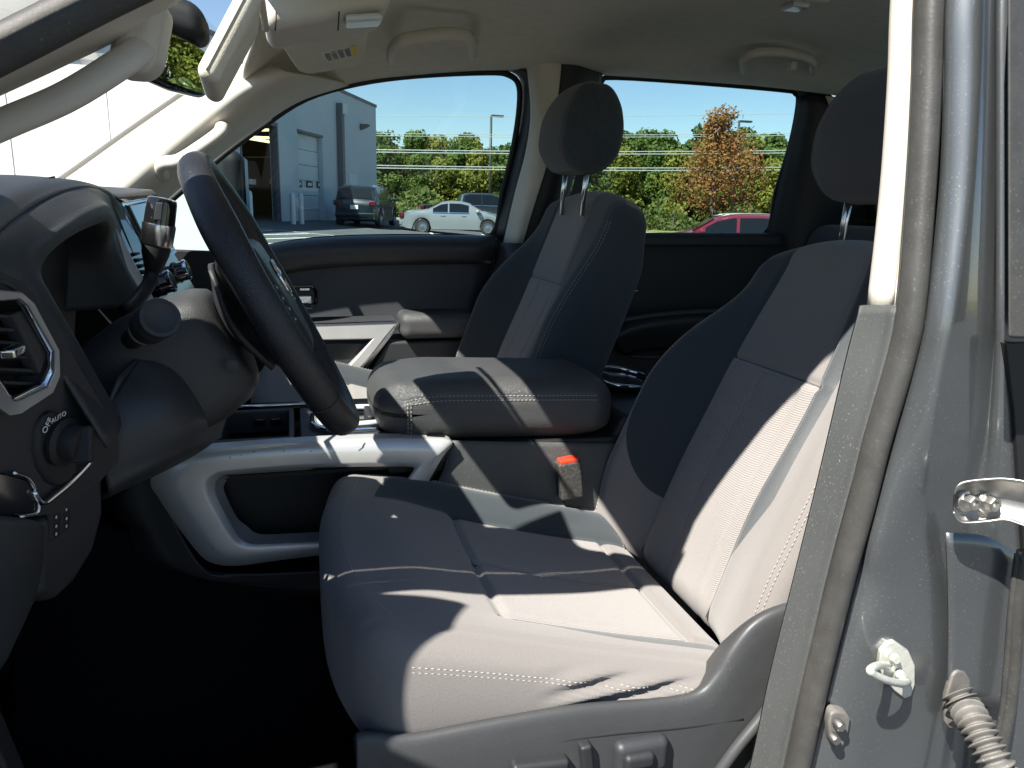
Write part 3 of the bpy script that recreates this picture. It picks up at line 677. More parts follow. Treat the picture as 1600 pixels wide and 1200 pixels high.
# ================================================================== dashboard
dash = thing("dashboard", (-.35, 1.42, -.5), "black dashboard with hooded gauges, silver vent bezels and headlight switch", "dashboard")
lip = [(158, 640, .89), (108, 540, .87), (66, 462, .87), (55, 428, .88), (72, 394, .91), (110, 366, .98), (145, 350, 1.07), (163, 346, 1.15), (168, 362, 1.22), (164, 395, 1.255), (186, 432, 1.27), (216, 480, 1.28)]
out = [(186, 668, .87), (120, 560, .845), (62, 470, .84), (32, 424, .84), (42, 386, .87), (88, 348, .95), (132, 322, 1.05), (158, 315, 1.15), (171, 330, 1.23), (172, 356, 1.28), (196, 420, 1.30), (228, 475, 1.31)]
top1 = [(168, 700, .80), (92, 580, .79), (20, 480, .79), (-20, 420, .79), (-10, 372, .82), (40, 330, .92), (95, 302, 1.03), (138, 294, 1.14), (166, 306, 1.25), (176, 328, 1.33), (205, 395, 1.34), (240, 470, 1.35)]
L0 = PS(lip); L1 = PS(out); L2 = PS(top1)
inn = [v+Vector((-.10, (1.07-v.y)*.25, (-.16-v.z)*.12)) for v in L0]
patch("instrument_hood", [inn, [(a*.35+b*.65)+Vector((-.012, 0, 0)) for a, b in zip(inn, L0)], L0, [(a+b)/2+Vector((.006, -.0, .004)) for a, b in zip(L0, L1)], L1, L2], M['softdash'], dash, 6, 5, .004)
# gauge cluster deep in the hood
prism("gauge_panel", [(-.335, .86, -.30), (-.335, 1.29, -.30), (-.30, 1.29, .0), (-.30, .86, .0)], (-.02, 0, 0), M['black'], dash, .003)
# top pad to the windscreen
r0 = L2[3:11]
r1 = PS([(-70, 372, .80), (-40, 330, .84), (0, 298, .93), (50, 283, 1.03), (102, 283, 1.13), (150, 296, 1.26), (170, 310, 1.36), (192, 316, 1.5)])
r2 = [Vector((-.37, .74, -.015)), Vector((-.37, .80, .0)), Vector((-.38, .92, .006)), Vector((-.38, 1.03, .014)), Vector((-.38, 1.13, .014)), Vector((-.39, 1.27, .006)), Vector((-.40, 1.4, .0)), Vector((-.41, 1.6, -.005))]
r3 = [Vector((-.62, v.y, -.03)) for v in r2]
patch("dash_top_pad", [r0, r1, r2, r3], M['softdash'], dash, 6, 6, .006)
# seam across the pad
tube("pad_seam", catmull([v+Vector((0, 0, .0005)) for v in PS([(-10, 316, .90), (30, 296, .98), (60, 283, 1.04), (85, 277, 1.08)])], 6), .0012, M['black'], dash, 6)
# passenger half of the dash
prf = [(-.62, -.03), (-.42, .0), (-.33, -.005), (-.275, -.03), (-.255, -.07), (-.262, -.14), (-.25, -.20), (-.28, -.34), (-.34, -.45), (-.42, -.50)]
patch("dash_passenger_side", [[Vector((x-.02*i, y, z)) for x, z in prf] for i, y in enumerate((1.56, 1.75, 1.95, 2.16))], M['softdash'], dash, 5, 4, .006)
# near face
FP0, FN = Vector((-.212, .78, -.13)), Vector((1, 0, -.2)).normalized()
FN = Vector((1, -.50, -.15))
def DF(px, py, o=0.0): return PPL(px, py, FP0+Vector((o, 0, 0)), FN)
face = [(-90, 400), (-10, 418), (35, 440), (66, 474), (120, 566), (170, 650), (186, 690), (186, 720), (150, 760), (100, 800), (20, 812), (-90, 800)]

# outboard vent
vo = [(-100, 462), (-20, 452), (36, 457), (55, 474), (94, 548), (95, 588), (84, 614), (34, 647), (16, 650), (2, 640), (-60, 545), (-100, 500)]
vi = [(-90, 490), (-20, 480), (30, 472), (40, 480), (82, 550), (82, 578), (72, 600), (32, 616), (26, 617), (18, 606), (-40, 520), (-90, 505)]
vi = [(a*.7+c*.3, b*.7+d*.3) for (a, b), (c, d) in zip(vi, vo)]
ring("dash_end_face", [DF(a, b) for a, b in face], [DF(a, b, 0) for a, b in [(-92, 470), (-20, 462), (34, 466), (50, 478), (88, 550), (88, 584), (78, 606), (33, 632), (20, 634), (8, 624), (-50, 530), (-92, 500)]], (-.10, 0, 0), M['plastic'], dash, .006, 3)
FNn = FN.normalized()
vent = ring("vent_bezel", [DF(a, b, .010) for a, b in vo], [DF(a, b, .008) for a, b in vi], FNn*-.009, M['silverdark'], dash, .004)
vi2 = [(a+(2 if a < 20 else -9), b+(2 if b < 550 else -6)) for a, b in vi]
ring("inner_bezel", [DF(a, b, .007) for a, b in vi], [DF(a, b, .002) for a, b in vi2], FNn*-.004, M['chrome'], vent, .002)
for k in range(6):
    y0 = 506+k*21
    p = [DF(-60, y0-14, -.006), DF(28+k*8, y0-8, -.006), DF(28+k*8, y0-2, -.022), DF(-60, y0-8, -.022)]
    prism("slat", p, (0, .001, .003), M['plastic'], vent, .0008)
prism("vent_back", [DF(a, b, -.03) for a, b in vi], (-.01, 0, 0), M['black'], vent, 0)
prism("vane_frame", [DF(20, 492, -.002), DF(36, 484, -.002), DF(76, 552, -.002), DF(64, 586, -.002)], (-.012, 0, 0), M['plastic'], vent, .002)
box("vent_tab", DF(20, 549, .006), (.006, .014, .004), M['chrome'], vent, .002)
tube("upper_crease", catmull([DF(a, b, .002) for a, b in ((-30, 438), (0, 440), (16, 446), (24, 452))], 5), .0015, M['plastic2'], dash, 6)
# headlight switch
kp = [(60+0, 700), (62, 670), (72, 650), (84, 640), (96, 645), (112, 668), (122, 700), (124, 735), (112, 752), (96, 760), (80, 752), (66, 730)]
kpan = prism("switch_panel", [DF(a, b, .006) for a, b in kp], (-.02, 0, 0), M['black'], dash, .004)
kb = DF(98, 690, .006); kax = Vector((1, -.42, -.10)).normalized()
knob = lathe("headlight_knob", [(.0235, 0), (.0235, .004), (.0185, .007), (.0172, .017), (.0155, .020), (.0001, .0205)], kb, kax, M['black'], dash, 30)
box("knob_grip", kb+kax*.019, (.010, .0055, .0175), M['black'], knob, .003, Matrix.Rotation(R(-20), 3, 'X'), 3)
# lettering faces the driver
xd = Vector((-.1, -1, 0)); xd = Vector((0.1, 1, 0)); yd = Vector((.2, 0, 1))
ydr = (Vector((0, 0, 1))-FN.normalized()*FN.normalized().z); xdr = ydr.cross(FN).normalized()
if xdr.y < 0: xdr = -xdr
def rot_in(x, y, a): return x*math.cos(a)+y*math.sin(a), y*math.cos(a)-x*math.sin(a)
xa, ya = rot_in(xdr, ydr.normalized(), R(55))
text("lettering", "OFF", .0085, DF(74, 665, .0078), xa, ya, M['white'], kpan)
xa, ya = rot_in(xdr, ydr.normalized(), R(12))
text("lettering", "AUTO", .0066, DF(92, 652, .0078), xa, ya, M['white'], kpan)
# small lamp symbol: a ring with rays
sc_ = DF(76, 705, .0078); parts = [tube_data([sc_+(xdr*math.cos(t)+ydr.normalized()*math.sin(t))*.0018 for t in [i*math.pi/6 for i in range(12)]], .0003, 5, True)]
for i in range(8):
    t = i*math.pi/4; dv = xdr*math.cos(t)+ydr.normalized()*math.sin(t); parts.append(tube_data([sc_+dv*.0026, sc_+dv*.0038], .0003, 5))
multi("lamp_symbol", parts, M['white'], kpan)
dim = box("dimmer_wheel", DF(134, 684, .004), (.006, .006, .009), M['plastic'], dash, .003)
box("dimmer_mark", DF(138, 683, .0105), (.0006, .0025, .001), M['white'], dim, 0)
# chrome strip and gloss panel below
tube("chrome_strip", catmull([DF(a, b, .006) for a, b in ((52, 768), (66, 786), (88, 772), (116, 748), (142, 720))], 6), .0030, M['chrome'], dash, 8)
prism("gloss_panel", [DF(a, b, .004) for a, b in ((-60, 726), (10, 738), (44, 748), (58, 775), (60, 800), (30, 808), (-60, 812))], (-.02, 0, 0), M['gloss'], dash, .003)
tube("gloss_panel_trim", catmull([DF(a, b, .0055) for a, b in ((20, 738), (44, 748), (57, 772), (59, 800), (30, 808))], 5), .0018, M['chrome'], dash, 8)
# lower switch panel and knee bolster end
low = [(60, 815), (100, 790), (142, 745), (164, 730), (166, 800), (150, 860), (120, 910), (88, 940), (62, 930)]
lows = prism("lower_switch_panel", [DF(a, b, -.004) for a, b in low], (-.06, 0, 0), M['plastic'], dash, .010, 4)
for (a, b) in ((88, 818), (104, 806)):
    s_ = prism("switch", [DF(a-7, b-18, -.001), DF(a+7, b-26, -.001), DF(a+7, b+20, -.001), DF(a-7, b+28, -.001)], (-.006, 0, 0), M['black'], lows, .002)
    for q in (-10, 4, 16):
        box("icon", DF(a, b+q, .0002), (.0004, .0016, .0012), M['white'], s_, 0)
patch("lower_panel", [[DF(-80, 800, .006), DF(0, 806, .008), DF(48, 812, .004), DF(66, 826, -.008)], [DF(-80, 900, .006), DF(0, 900, .006), DF(50, 890, .0), DF(66, 880, -.012)], [DF(-80, 1000, .0), DF(-10, 980, .0), DF(38, 950, -.008), DF(52, 930, -.018)], [DF(-80, 1080, -.012), DF(-20, 1060, -.012), DF(6, 1030, -.015), DF(16, 1000, -.024)]], M['plastic2'], dash, 6, 6, .006)
# knee bolster under the column
kn = [PS([(186, 590, .92), (230, 540, 1.0), (265, 480, 1.10), (330, 455, 1.2)]), PS([(160, 650, .90), (205, 600, .93), (280, 590, .97), (345, 600, 1.1)]), PS([(158, 700, .89), (210, 660, .905), (290, 650, .94), (352, 640, 1.05)]),
      PS([(164, 745, .89), (215, 720, .905), (290, 690, .95), (352, 648, 1.08)]), PS([(168, 772, .91), (225, 742, .93), (300, 702, .99), (345, 672, 1.15)]), PS([(150, 780, 1.05), (225, 748, 1.08), (300, 710, 1.12), (345, 680, 1.25)])]
patch("knee_bolster", kn, M['plastic2'], dash, 7, 6, .006)
tube("release_handle", catmull(PS([(240, 722, .97), (255, 716, .96), (290, 700, .98), (300, 690, 1.0)]), 5), .005, M['plastic'], dash, 8)
# dash to console filler in the dark
prism("dash_lower_core", [(-.34, .92, -.28), (-.34, 1.32, -.28), (-.30, 1.32, .0), (-.30, .92, -.0)], (-.25, 0, -.05), M['black'], dash, .01)

# ---- centre stack
stk = [PS([(176, 330, 1.32), (190, 304, 1.34), (212, 300, 1.40)]), PS([(236, 470, 1.32), (258, 440, 1.34), (300, 420, 1.40)])]
cs_top, cs_bot = P(205, 318, 1.44), P(268, 430, 1.44)
dv = (cs_bot-cs_top)
prism("stack_panel", [P(168, 322, 1.32), P(226, 318, 1.56), P(318, 470, 1.56), P(240, 486, 1.32)], (-.05, 0, -.01), M['gloss'], dash, .006)
tr = prism("silver_trim", [P(164, 338, 1.305), P(173, 338, 1.312), P(244, 470, 1.312), P(230, 476, 1.305), P(170, 372, 1.3)], (-.02, .012, 0), M['silver'], dash, .003)
scr = prism("touch_screen", [P(196, 322, 1.40)+Vector((.006, 0, .002)), P(227, 316, 1.56)+Vector((.006, 0, .002)), P(268, 392, 1.56)+Vector((.006, 0, .002)), P(238, 410, 1.40)+Vector((.006, 0, .002))], (-.012, 0, -.004), M['screen'], dash, .002)
ring("screen_bezel", [P(188, 318, 1.385), P(231, 310, 1.575), P(277, 394, 1.575), P(240, 420, 1.385)], [P(195, 321, 1.40), P(228, 315, 1.562), P(269, 392, 1.562), P(238, 411, 1.40)], (-.008, 0, 0), M['chrome'], dash, .0015)
prism("stack_hood", [P(178, 302, 1.33), P(238, 296, 1.60), P(250, 306, 1.60), P(186, 312, 1.33)], (-.10, 0, .004), M['softdash'], dash, .006, 3)
for k in range(5):
    t = .46+.075*k; c = P(180, 340, 1.345).lerp(P(246, 465, 1.345), t); 
    prism("stack_vent_slat", [c+Vector((.004, -.012, 0)), c+Vector((.004, .03, 0)), c+Vector((-.018, .03, .006)), c+Vector((-.018, -.012, .006))], (0, 0, .003), M['black'], dash, .0006)
box("stack_vent_tab", P(222, 436, 1.34), (.004, .010, .003), M['chrome'], dash, .0015)
for (a, b, Y) in ((256, 446, 1.37), (282, 428, 1.50)):
    kn_ = lathe("climate_knob", [(.020, 0), (.020, .010), (.0175, .013), (.0175, .026), (.0150, .029), (.0001, .029)], P(a, b, Y)+Vector((-.012, 0, 0)), (.95, 0, .3), M['gloss'], dash, 26)
    lathe("knob_ring", [(.0182, .021), (.0190, .0215), (.0190, .0265), (.0182, .027)], P(a, b, Y)+Vector((-.012, 0, 0)), (.95, 0, .3), M['chrome'], kn_, 26)

# ================================================================== steering column
wc = Vector((-.036, 1.05, -.130)); ta = R(27.5); wn = Vector((math.cos(ta), 0, math.sin(ta))); wu = Vector((-math.sin(ta), 0, math.cos(ta))); wy = Vector((0, 1, 0))
def WP(u, y, n): return wc+wu*u+wy*y+wn*n
col = thing("steering_column", WP(-.02, 0, -.2), "dark steering column shroud with signal stalk and gear lever", "steering column")
secs = []
for (n_, hw, t_, b_) in ((-.205, .085, .060, -.085), (-.17, .086, .066, -.100), (-.12, .082, .066, -.105), (-.075, .074, .058, -.095), (-.060, .066, .050, -.085), (-.055, .05, .04, -.07)):
    sec = []
    for k in range(28):
        a = 2*math.pi*k/28; c_, s_ = math.cos(a), math.sin(a); e = .55
        y = hw*math.copysign(abs(c_)**e, c_); u = math.copysign(abs(s_)**e, s_); u = u*(t_ if u > 0 else -b_)
        sec.append(WP(u, y, n_))
    secs.append(sec)
V = [p for s in secs for p in s]; F = []
for i in range(len(secs)-1):
    for k in range(28): F.append((i*28+k, i*28+(k+1) % 28, (i+1)*28+(k+1) % 28, (i+1)*28+k))
F.append(tuple(range(5*28, 6*28)))
M['shroud'] = mat('shroud_plastic', (.040, .040, .041), .5, var=.1, vscale=12, bump=.45, bscale=420, btype='leather', bdist=.0012)
sh = fixn(mesh("column_shroud", V, F, M['shroud'], col))
lathe("screw_cap", [(.0085, 0), (.0085, .0016), (.0075, .0022), (.0001, .0022)], P(362, 572, .962), (.1, -1, 0), M['shroud'], sh, 20)
# signal stalk, its end cap towards the door
sa, sb = P(206, 530, .95), P(250, 497, .845)
sd_ = (sb-sa).normalized()
stalk = tube("signal_stalk", [sa, sa.lerp(sb, .35), sa.lerp(sb, .6), sa.lerp(sb, .62), sb], [.0115, .013, .0145, .0195, .0200], M['plastic'], col, 24)
M['stalkring'] = mat('stalk_ring', (.30, .29, .26), .5)
tube("stalk_ring", [sa.lerp(sb, .46), sa.lerp(sb, .60)], [.0165, .0185], M['stalkring'], stalk, 24)
capn = (sd_+Vector((.15, -.25, .05))).normalized()
lathe("stalk_end_cap", [(.0205, -.008), (.0208, 0), (.0198, .0022), (.0160, .0024), (.0150, .0016), (.0001, .0018)], sb, sd_, M['plastic'], stalk, 32)
# gear lever
lv = catmull(PS([(196, 486, 1.12), (215, 468, 1.15), (232, 444, 1.19), (238, 422, 1.2)]), 6)
lev = tube("gear_lever", lv, .0095, M['black'], col, 14)
g0, g1 = P(240, 420, 1.2), P(254, 310, 1.2); gax = (g1-g0)
gl = gax.length
lathe("lever_boot", [(.0110, -.004), (.0135, .004), (.0185, .022), (.0198, .036), (.0198, .038)], g0, gax, M['black'], lev, 24)
lathe("lever_grip_collar", [(.0205, .0335), (.0212, .035), (.0222, .062), (.0218, .064)], g0, gax, M['steel'], lev, 28)
gk = lathe("lever_grip", [(.0215, .0605), (.0205, .066), (.0198, gl-.006), (.0186, gl-.001), (.0150, gl+.0005), (.0001, gl+.001)], g0, gax, M['gloss'], lev, 28)
prism("grip_inlay", [g0+gax.normalized()*h+Vector((o, -.0185, -.018*gax.normalized().y)) for h, o in ((.070, -.005), (.070, .005), (.094, .0045), (.094, -.0045))], (0, -.0035, 0), M['plastic2'], gk, .001)

# ================================================================== steering wheel
sw_ = thing("steering_wheel", wc, "black leather steering wheel seen from its side", "steering wheel")
RW = .186
rp_ = []; rr_ = []
for i in range(120):
    a = 2*math.pi*i/120; rp_.append(WP(math.cos(a)*RW, math.sin(a)*RW, .012+.0))
def rimdata():
    V = []; F = []; n = len(rp_); sg = 20
    for i in range(n):
        a = 2*math.pi*i/n; rad = (wu*math.cos(a)+wy*math.sin(a)); g = 1.0
        for s in range(sg):
            b = 2*math.pi*s/sg
            # thumb swells at ten and two
            sw2 = 1+.10*(math.exp(-((a-.95)/.25)**2)+math.exp(-((a-5.33)/.25)**2))
            V.append(rp_[i]+rad*math.cos(b)*.0160*sw2+wn*math.sin(b)*.0195*sw2)
        for s in range(sg): F.append((i*sg+s, ((i+1) % n)*sg+s, ((i+1) % n)*sg+(s+1) % sg, i*sg+(s+1) % sg))
    return V, F
V, F = rimdata(); rim = fixn(mesh("rim", V, F, M['leather'], sw_))
for ad in (22, 52, 128, 158, 202, 232, 308, 338):
    if ad in (52, 308, 128, 232):
        a = R(ad); cpt = WP(math.cos(a)*RW, math.sin(a)*RW, .012); rad = wu*math.cos(a)+wy*math.sin(a)
        tube("rim_seam", [cpt+rad*math.cos(b)*.0167+wn*math.sin(b)*.0201 for b in [i*math.pi/14 for i in range(28)]], .0006, M['plastic2'], rim, 5, True)
a_ = R(270)
# perforated inner stitching along the rim
lines = [[WP(math.cos(a)*(RW-.0158), math.sin(a)*(RW-.0158), .018) for a in [R(x) for x in range(q, q+75)]] for q in (20, 265)]
stitches("stitching", lines, M['plastic2'], rim, .0007, .004, .004)
# hub with airbag cover
def hubd(p):
    x, y, z = p; k = 1-.35*smooth(.0, .09, -x)
    return WP(x, y*k, .000+z+.006*(1-(x/.1)**2)*(1-(y/.12)**2)*(1 if z > 0 else 0))
hub = rbox("airbag_cover", (.085, .088, .026), .022, (10, 12, 3), hubd, M['leather'], sw_)
for sgn in (-1, 1):
    sp = [WP(.012, sgn*.075, .004), WP(.010, sgn*.115, .000), WP(.008, sgn*.150, .004), WP(.006, sgn*.178, .012)]
    spoke = tube("spoke", catmull(sp, 5), [.030-.0006*i for i in range(16)], M['plastic'], sw_, 16, flat=.38, upv=wu)
    pad = prism("button_pad", [WP(.030, sgn*.085, .018), WP(.026, sgn*.135, .014), WP(-.022, sgn*.132, .014), WP(-.034, sgn*.085, .018)], wn*.006, M['gloss'], spoke, .002)
    for k in range(4):
        box("button", WP(.020-.014*k, sgn*.108, .0245), (.004, .011, .004), M['plastic'], spoke, .0012, Matrix((wn, wy, wu)).transposed())
        box("button_mark", WP(.020-.014*k, sgn*.104, .0288), (.0004, .004, .0009), M['white'], spoke, 0, Matrix((wn, wy, wu)).transposed())
for sy in (-.028, .028):
    tube("lower_spoke", catmull([WP(-.06, sy, .006), WP(-.11, sy*.8, .002), WP(-.172, sy*.7, .011)], 5), [.011]*11, M['silver'], sw_, 12, flat=.7)
# round emblem on the cover: chrome ring with a bar
rg = [WP(.02+math.cos(a)*.024, math.sin(a)*.026, .0330) for a in [i*math.pi/16 for i in range(32)]]
em = tube("emblem", rg, .0026, M['chrome'], hub, 8, True)
box("emblem_bar", WP(.02, 0, .0335), (.002, .032, .0052), M['chrome'], em, .001, Matrix((wn, wy, wu)).transposed())
patch("wheel_back_cover", [[WP(.07, -.07, -.03), WP(.075, 0, -.034), WP(.07, .07, -.03)], [WP(0, -.085, -.04), WP(0, 0, -.058), WP(0, .085, -.04)], [WP(-.07, -.06, -.03), WP(-.078, 0, -.034), WP(-.07, .06, -.03)]], M['plastic'], sw_, 5, 5, .006)
# ================================================================== centre console
con = thing("center_console", (.2, 1.44, -.9), "dark centre console with scratched silver side frame and padded armrest", "console")
YF = 1.283
fo = [(252, 724), (300, 705), (380, 697), (480, 690), (600, 685), (668, 686), (707, 690), (690, 716), (640, 800), (596, 852), (520, 864), (440, 874), (372, 883), (335, 880), (312, 866), (280, 826), (246, 776), (234, 752)]
fi = [(345, 745), (360, 741), (410, 736), (480, 731), (580, 729), (636, 729), (648, 732), (640, 745), (600, 800), (570, 838), (510, 846), (440, 850), (400, 851), (384, 848), (372, 838), (356, 812), (338, 776), (336, 756)]
fi2 = [(a+(14 if a < 420 else -4 if a > 560 else 0), b+(2 if b < 760 else -16 if b > 830 else -4)) for a, b in fi]
A_, B_ = PS([(a, b, YF) for a, b in fo]), PS([(a, b, YF-.004) for a, b in fi]); C_ = PS([(a, b, YF+.035) for a, b in fi2])
n = len(fo)
mid_ = [(a*.55+b*.45)+Vector((0, -.0025, 0)) for a, b in zip(A_, B_)]
mid2 = [(a*.2+b*.8)+Vector((0, -.0035, 0)) for a, b in zip(A_, B_)]
Ab = [v+Vector((0, .030, 0)) for v in A_]
def loops(ls, closed=True):
    ls = [catmull(l, 4, True) for l in ls]; V = [p for l in ls for p in l]; m = len(ls[0]); F = []
    for i in range(len(ls)-1):
        for k in range(m): F.append((i*m+k, i*m+(k+1) % m, (i+1)*m+(k+1) % m, (i+1)*m+k))
    return V, F
V, F = loops([Ab, [v+Vector((0, .004, 0)) for v in A_], [v*.97+m_*.03+Vector((0, -.003, 0)) for v, m_ in zip(A_, mid_)], mid_, mid2, B_, [v+Vector((0, .005, 0)) for v in B_], C_])
frame = fixn(mesh("silver_frame", V, F, M['silver'], con))
# chips and scratches in the paint
sc = []
rnd = random.Random(3)
def scr_at(x, y, l, a, w=.0005):
    p = P(x, y, YF-.0045); q = P(x+l*math.cos(a), y+l*math.sin(a), YF-.0045); sc.append(tube_data([p, q], w, 5))
for (x, y, l, a) in ((358, 714, 3, .6), (376, 711, 2, .4), (395, 707, 4, -.4), (443, 703, 3, .9), (490, 716, 3, .5), (497, 719, 5, 1.1), (520, 707, 4, -.3), (560, 704, 10, -.7), (566, 698, 8, -1.1), (484, 705, 4, .1), (527, 712, 3, .2), (585, 714, 4, -.3), (430, 730, 4, .3), (330, 856, 6, .1), (466, 858, 3, 1.3), (352, 828, 4, 1.2)):
    scr_at(x, y, l, a)
tag(multi("paint_scratches", sc, M['scratch'], frame), kind="stuff")
# pocket behind the frame
prism("pocket_back", PS([(a, b, 1.36) for a, b in ((300, 700), (720, 690), (720, 870), (330, 880))]), (0, .01, 0), M['black'], con, 0)
prism("pocket_floor", [P(330, 850, 1.30), P(600, 846, 1.30), P(610, 838, 1.37), P(340, 842, 1.37)], (0, 0, -.01), M['black'], con, .002)
# lower cheek ahead of the frame
patch("console_cheek", [PS([(330, 700, 1.31), (262, 702, 1.31), (215, 720, 1.32), (190, 760, 1.34)]), PS([(250, 735, 1.292), (228, 750, 1.295), (196, 775, 1.30), (180, 790, 1.33)]), PS([(310, 878, 1.292), (262, 850, 1.295), (226, 830, 1.30), (200, 820, 1.33)]), PS([(380, 896, 1.292), (330, 905, 1.295), (280, 890, 1.30), (240, 880, 1.33)]), PS([(600, 885, 1.295), (560, 910, 1.297), (520, 930, 1.30), (480, 940, 1.33)])], M['plastic'], con, 6, 5, .006)
prism("console_base", PS([(20, 800, 1.33), (560, 900, 1.33), (900, 880, 1.33), (900, 1250, 1.33), (20, 1200, 1.33)]), (0, .02, 0), M['carpet'], con, .004)
# side panel behind the frame
patch("console_side", [PS([(700, 688, 1.305), (800, 690, 1.303), (930, 692, 1.303), (1010, 694, 1.305)]), PS([(690, 740, 1.298), (800, 745, 1.296), (930, 745, 1.296), (1010, 745, 1.30)]), PS([(640, 830, 1.300), (800, 835, 1.299), (930, 840, 1.299), (1010, 840, 1.305)]), PS([(620, 960, 1.305), (800, 965, 1.305), (930, 970, 1.305), (1010, 970, 1.31)])], M['btrim'], con, 6, 6, .006)
tube("frame_joint", PS([(709, 692, 1.290), (693, 716, 1.290), (660, 772, 1.290)]), .0022, M['black'], con, 6)
# top deck: trays and cup holder
zt = P(520, 690, 1.30).z
def T(x, y, z=0): return Vector((x, y, zt+z))
prism("tray_floor", [T(-.30, 1.31, -.05), T(.24, 1.31, -.05), T(.24, 1.58, -.05), T(-.30, 1.58, -.05)], (0, 0, -.01), M['black'], con, 0)
prism("tray_near_rim", [T(-.27, 1.295), T(.25, 1.295, .0), T(.25, 1.325, .0), T(-.27, 1.325, .0)], (0, 0, -.05), M['gloss'], con, .004)
prism("tray_far_rim", [T(-.27, 1.56), T(.25, 1.56), T(.25, 1.60), T(-.27, 1.60)], (0, 0, -.06), M['gloss'], con, .004)
tube("tray_far_strip", [T(-.26, 1.558, .003), T(.10, 1.558, .003)], .0032, M['chrome'], con, 8)
tr_ = ring("phone_tray", [T(-.155, 1.335, .0), T(-.01, 1.335, .0), T(-.01, 1.545, .0), T(-.145, 1.545, .0)], [T(-.14, 1.35, .0), T(-.02, 1.35, .0), T(-.02, 1.53, .0), T(-.13, 1.53, .0)], (0, 0, -.045), M['plastic2'], con, .003)
for xx in (-.075, -.045):
    box("power_socket", T(xx, 1.528, -.022), (.010, .004, .007), M['gloss'], tr_, .002)
deck = prism("cup_deck", [T(.0, 1.335, -.002), T(.19, 1.335, -.002), T(.19, 1.55, -.002), T(.0, 1.55, -.002)], (0, 0, -.03), M['plastic2'], con, .004)
M['clear'] = mat('clear_plastic', (.55, .58, .58), .08, coat=1.0, spec=.8)
cc = T(.095, 1.43, .003); rg = []
for i in range(40):
    a = 2*math.pi*i/40; c_, s_ = math.cos(a), math.sin(a)
    rg.append(cc+Vector((.072*math.copysign(abs(c_)**.6, c_), .072*math.copysign(abs(s_)**.6, s_), 0)))
cup = tube("cup_holder_ring", rg, .0075, M['chrome'], con, 10, True)
mesh("cup_holder_well", [p+Vector((0, 0, -.003)) for p in rg], [tuple(range(40))], M['gloss'], cup)
rg2 = [cc+(p-cc)*.84+Vector((0, 0, .006)) for p in rg]
tube("cup_holder_liner", rg2, .006, M['clear'], cup, 8, True)
prism("console_joint_panel", [T(.195, 1.31, .002), T(.25, 1.31, .002), T(.25, 1.57, .002), T(.195, 1.57, .002)], (0, 0, -.04), M['plastic2'], con, .003)
# padded lid
lx0, lx1, ly0, ly1 = .128, .590, 1.298, 1.572; cl = Vector(((lx0+lx1)/2, (ly0+ly1)/2, -.366)); hl = ((lx1-lx0)/2, (ly1-ly0)/2, .056)
def lid(p):
    x, y, z = p
    nose = smooth(.10, .231, -x)
    z2 = z-(.012*nose if z > 0 else 0)+.006*math.cos(y/.14*1.4)*(1 if z > 0 else 0)
    tail = smooth(.12, .231, x)
    z2 = lerp(z2, max(z2, -.02+.3*z), tail*.6) if z < 0 else z2
    z2 -= .018*(x/.231)*.5
    xx = x+.018*(abs(y)/.137)**3*(1 if x < 0 else -1)*(nose+tail)
    g = .0022*math.exp(-((z-.030-.004*0)/.0025)**2)*(1 if (y < -.12 or x < -.2) else 0)
    yy = y+(g if y < -.1 else 0)
    return cl+Vector((xx, yy, z2))
lido = rbox("armrest_lid", hl, .046, (40, 24, 10), lid, M['vinyl'], con, None, 9)
ln = []
for zz in (.0235, .0305):
    l1 = []
    # along the near edge of the rounded top, round the nose
    for i in range(50):
        x = .19-.375*i/49; l1.append(lid((x, -hl[1]+.046*(1-math.sqrt(max(0, 1-(max(0, zz-.010)/.046)**2))), zz))+Vector((0, -.0012, .0004)))
    ln.append(l1)
for xx in (-.190, -.183):
    l1 = []
    for i in range(24):
        z = .028-.072*i/23; l1.append(lid((xx, -hl[1]+.0004, z))+Vector((0, -.0012, 0)))
    ln.append(l1)
stitches("stitching", ln, M['thread'], lido, .0007)
box("lid_latch", cl+Vector((-.232, .0, -.03)), (.006, .04, .012), M['plastic'], lido, .004)
prism("lid_seat", [Vector((lx0+.02, ly0+.008, -.42)), Vector((lx1, ly0+.008, -.425)), Vector((lx1, ly1, -.425)), Vector((lx0+.02, ly1, -.42))], (0, 0, -.05), M['black'], con, .004)
# rear end with chrome-edged cup holder
rear = prism("console_rear", [Vector((.57, 1.31, -.44)), Vector((.60, 1.31, -.385)), Vector((.76, 1.31, -.385)), Vector((.80, 1.31, -.45)), Vector((.80, 1.31, -.95)), Vector((.57, 1.31, -.95))], (0, .27, 0), M['plastic'], con, .012, 3)
rr2 = [P(x, y, Y) for x, y, Y in ((922, 578, 1.60), (935, 575, 1.66), (960, 574, 1.68), (985, 580, 1.68), (1010, 588, 1.64), (1010, 604, 1.5), (985, 604, 1.46), (955, 600, 1.47), (935, 588, 1.52))]
rch = tube("rear_cup_ring", catmull(rr2, 6, True), .0042, M['chrome'], con, 10, True)
mesh("rear_cup_well", [p+Vector((0, 0, -.006)) for p in catmull(rr2, 6, True)], [tuple(range(54))], M['gloss'], rch)

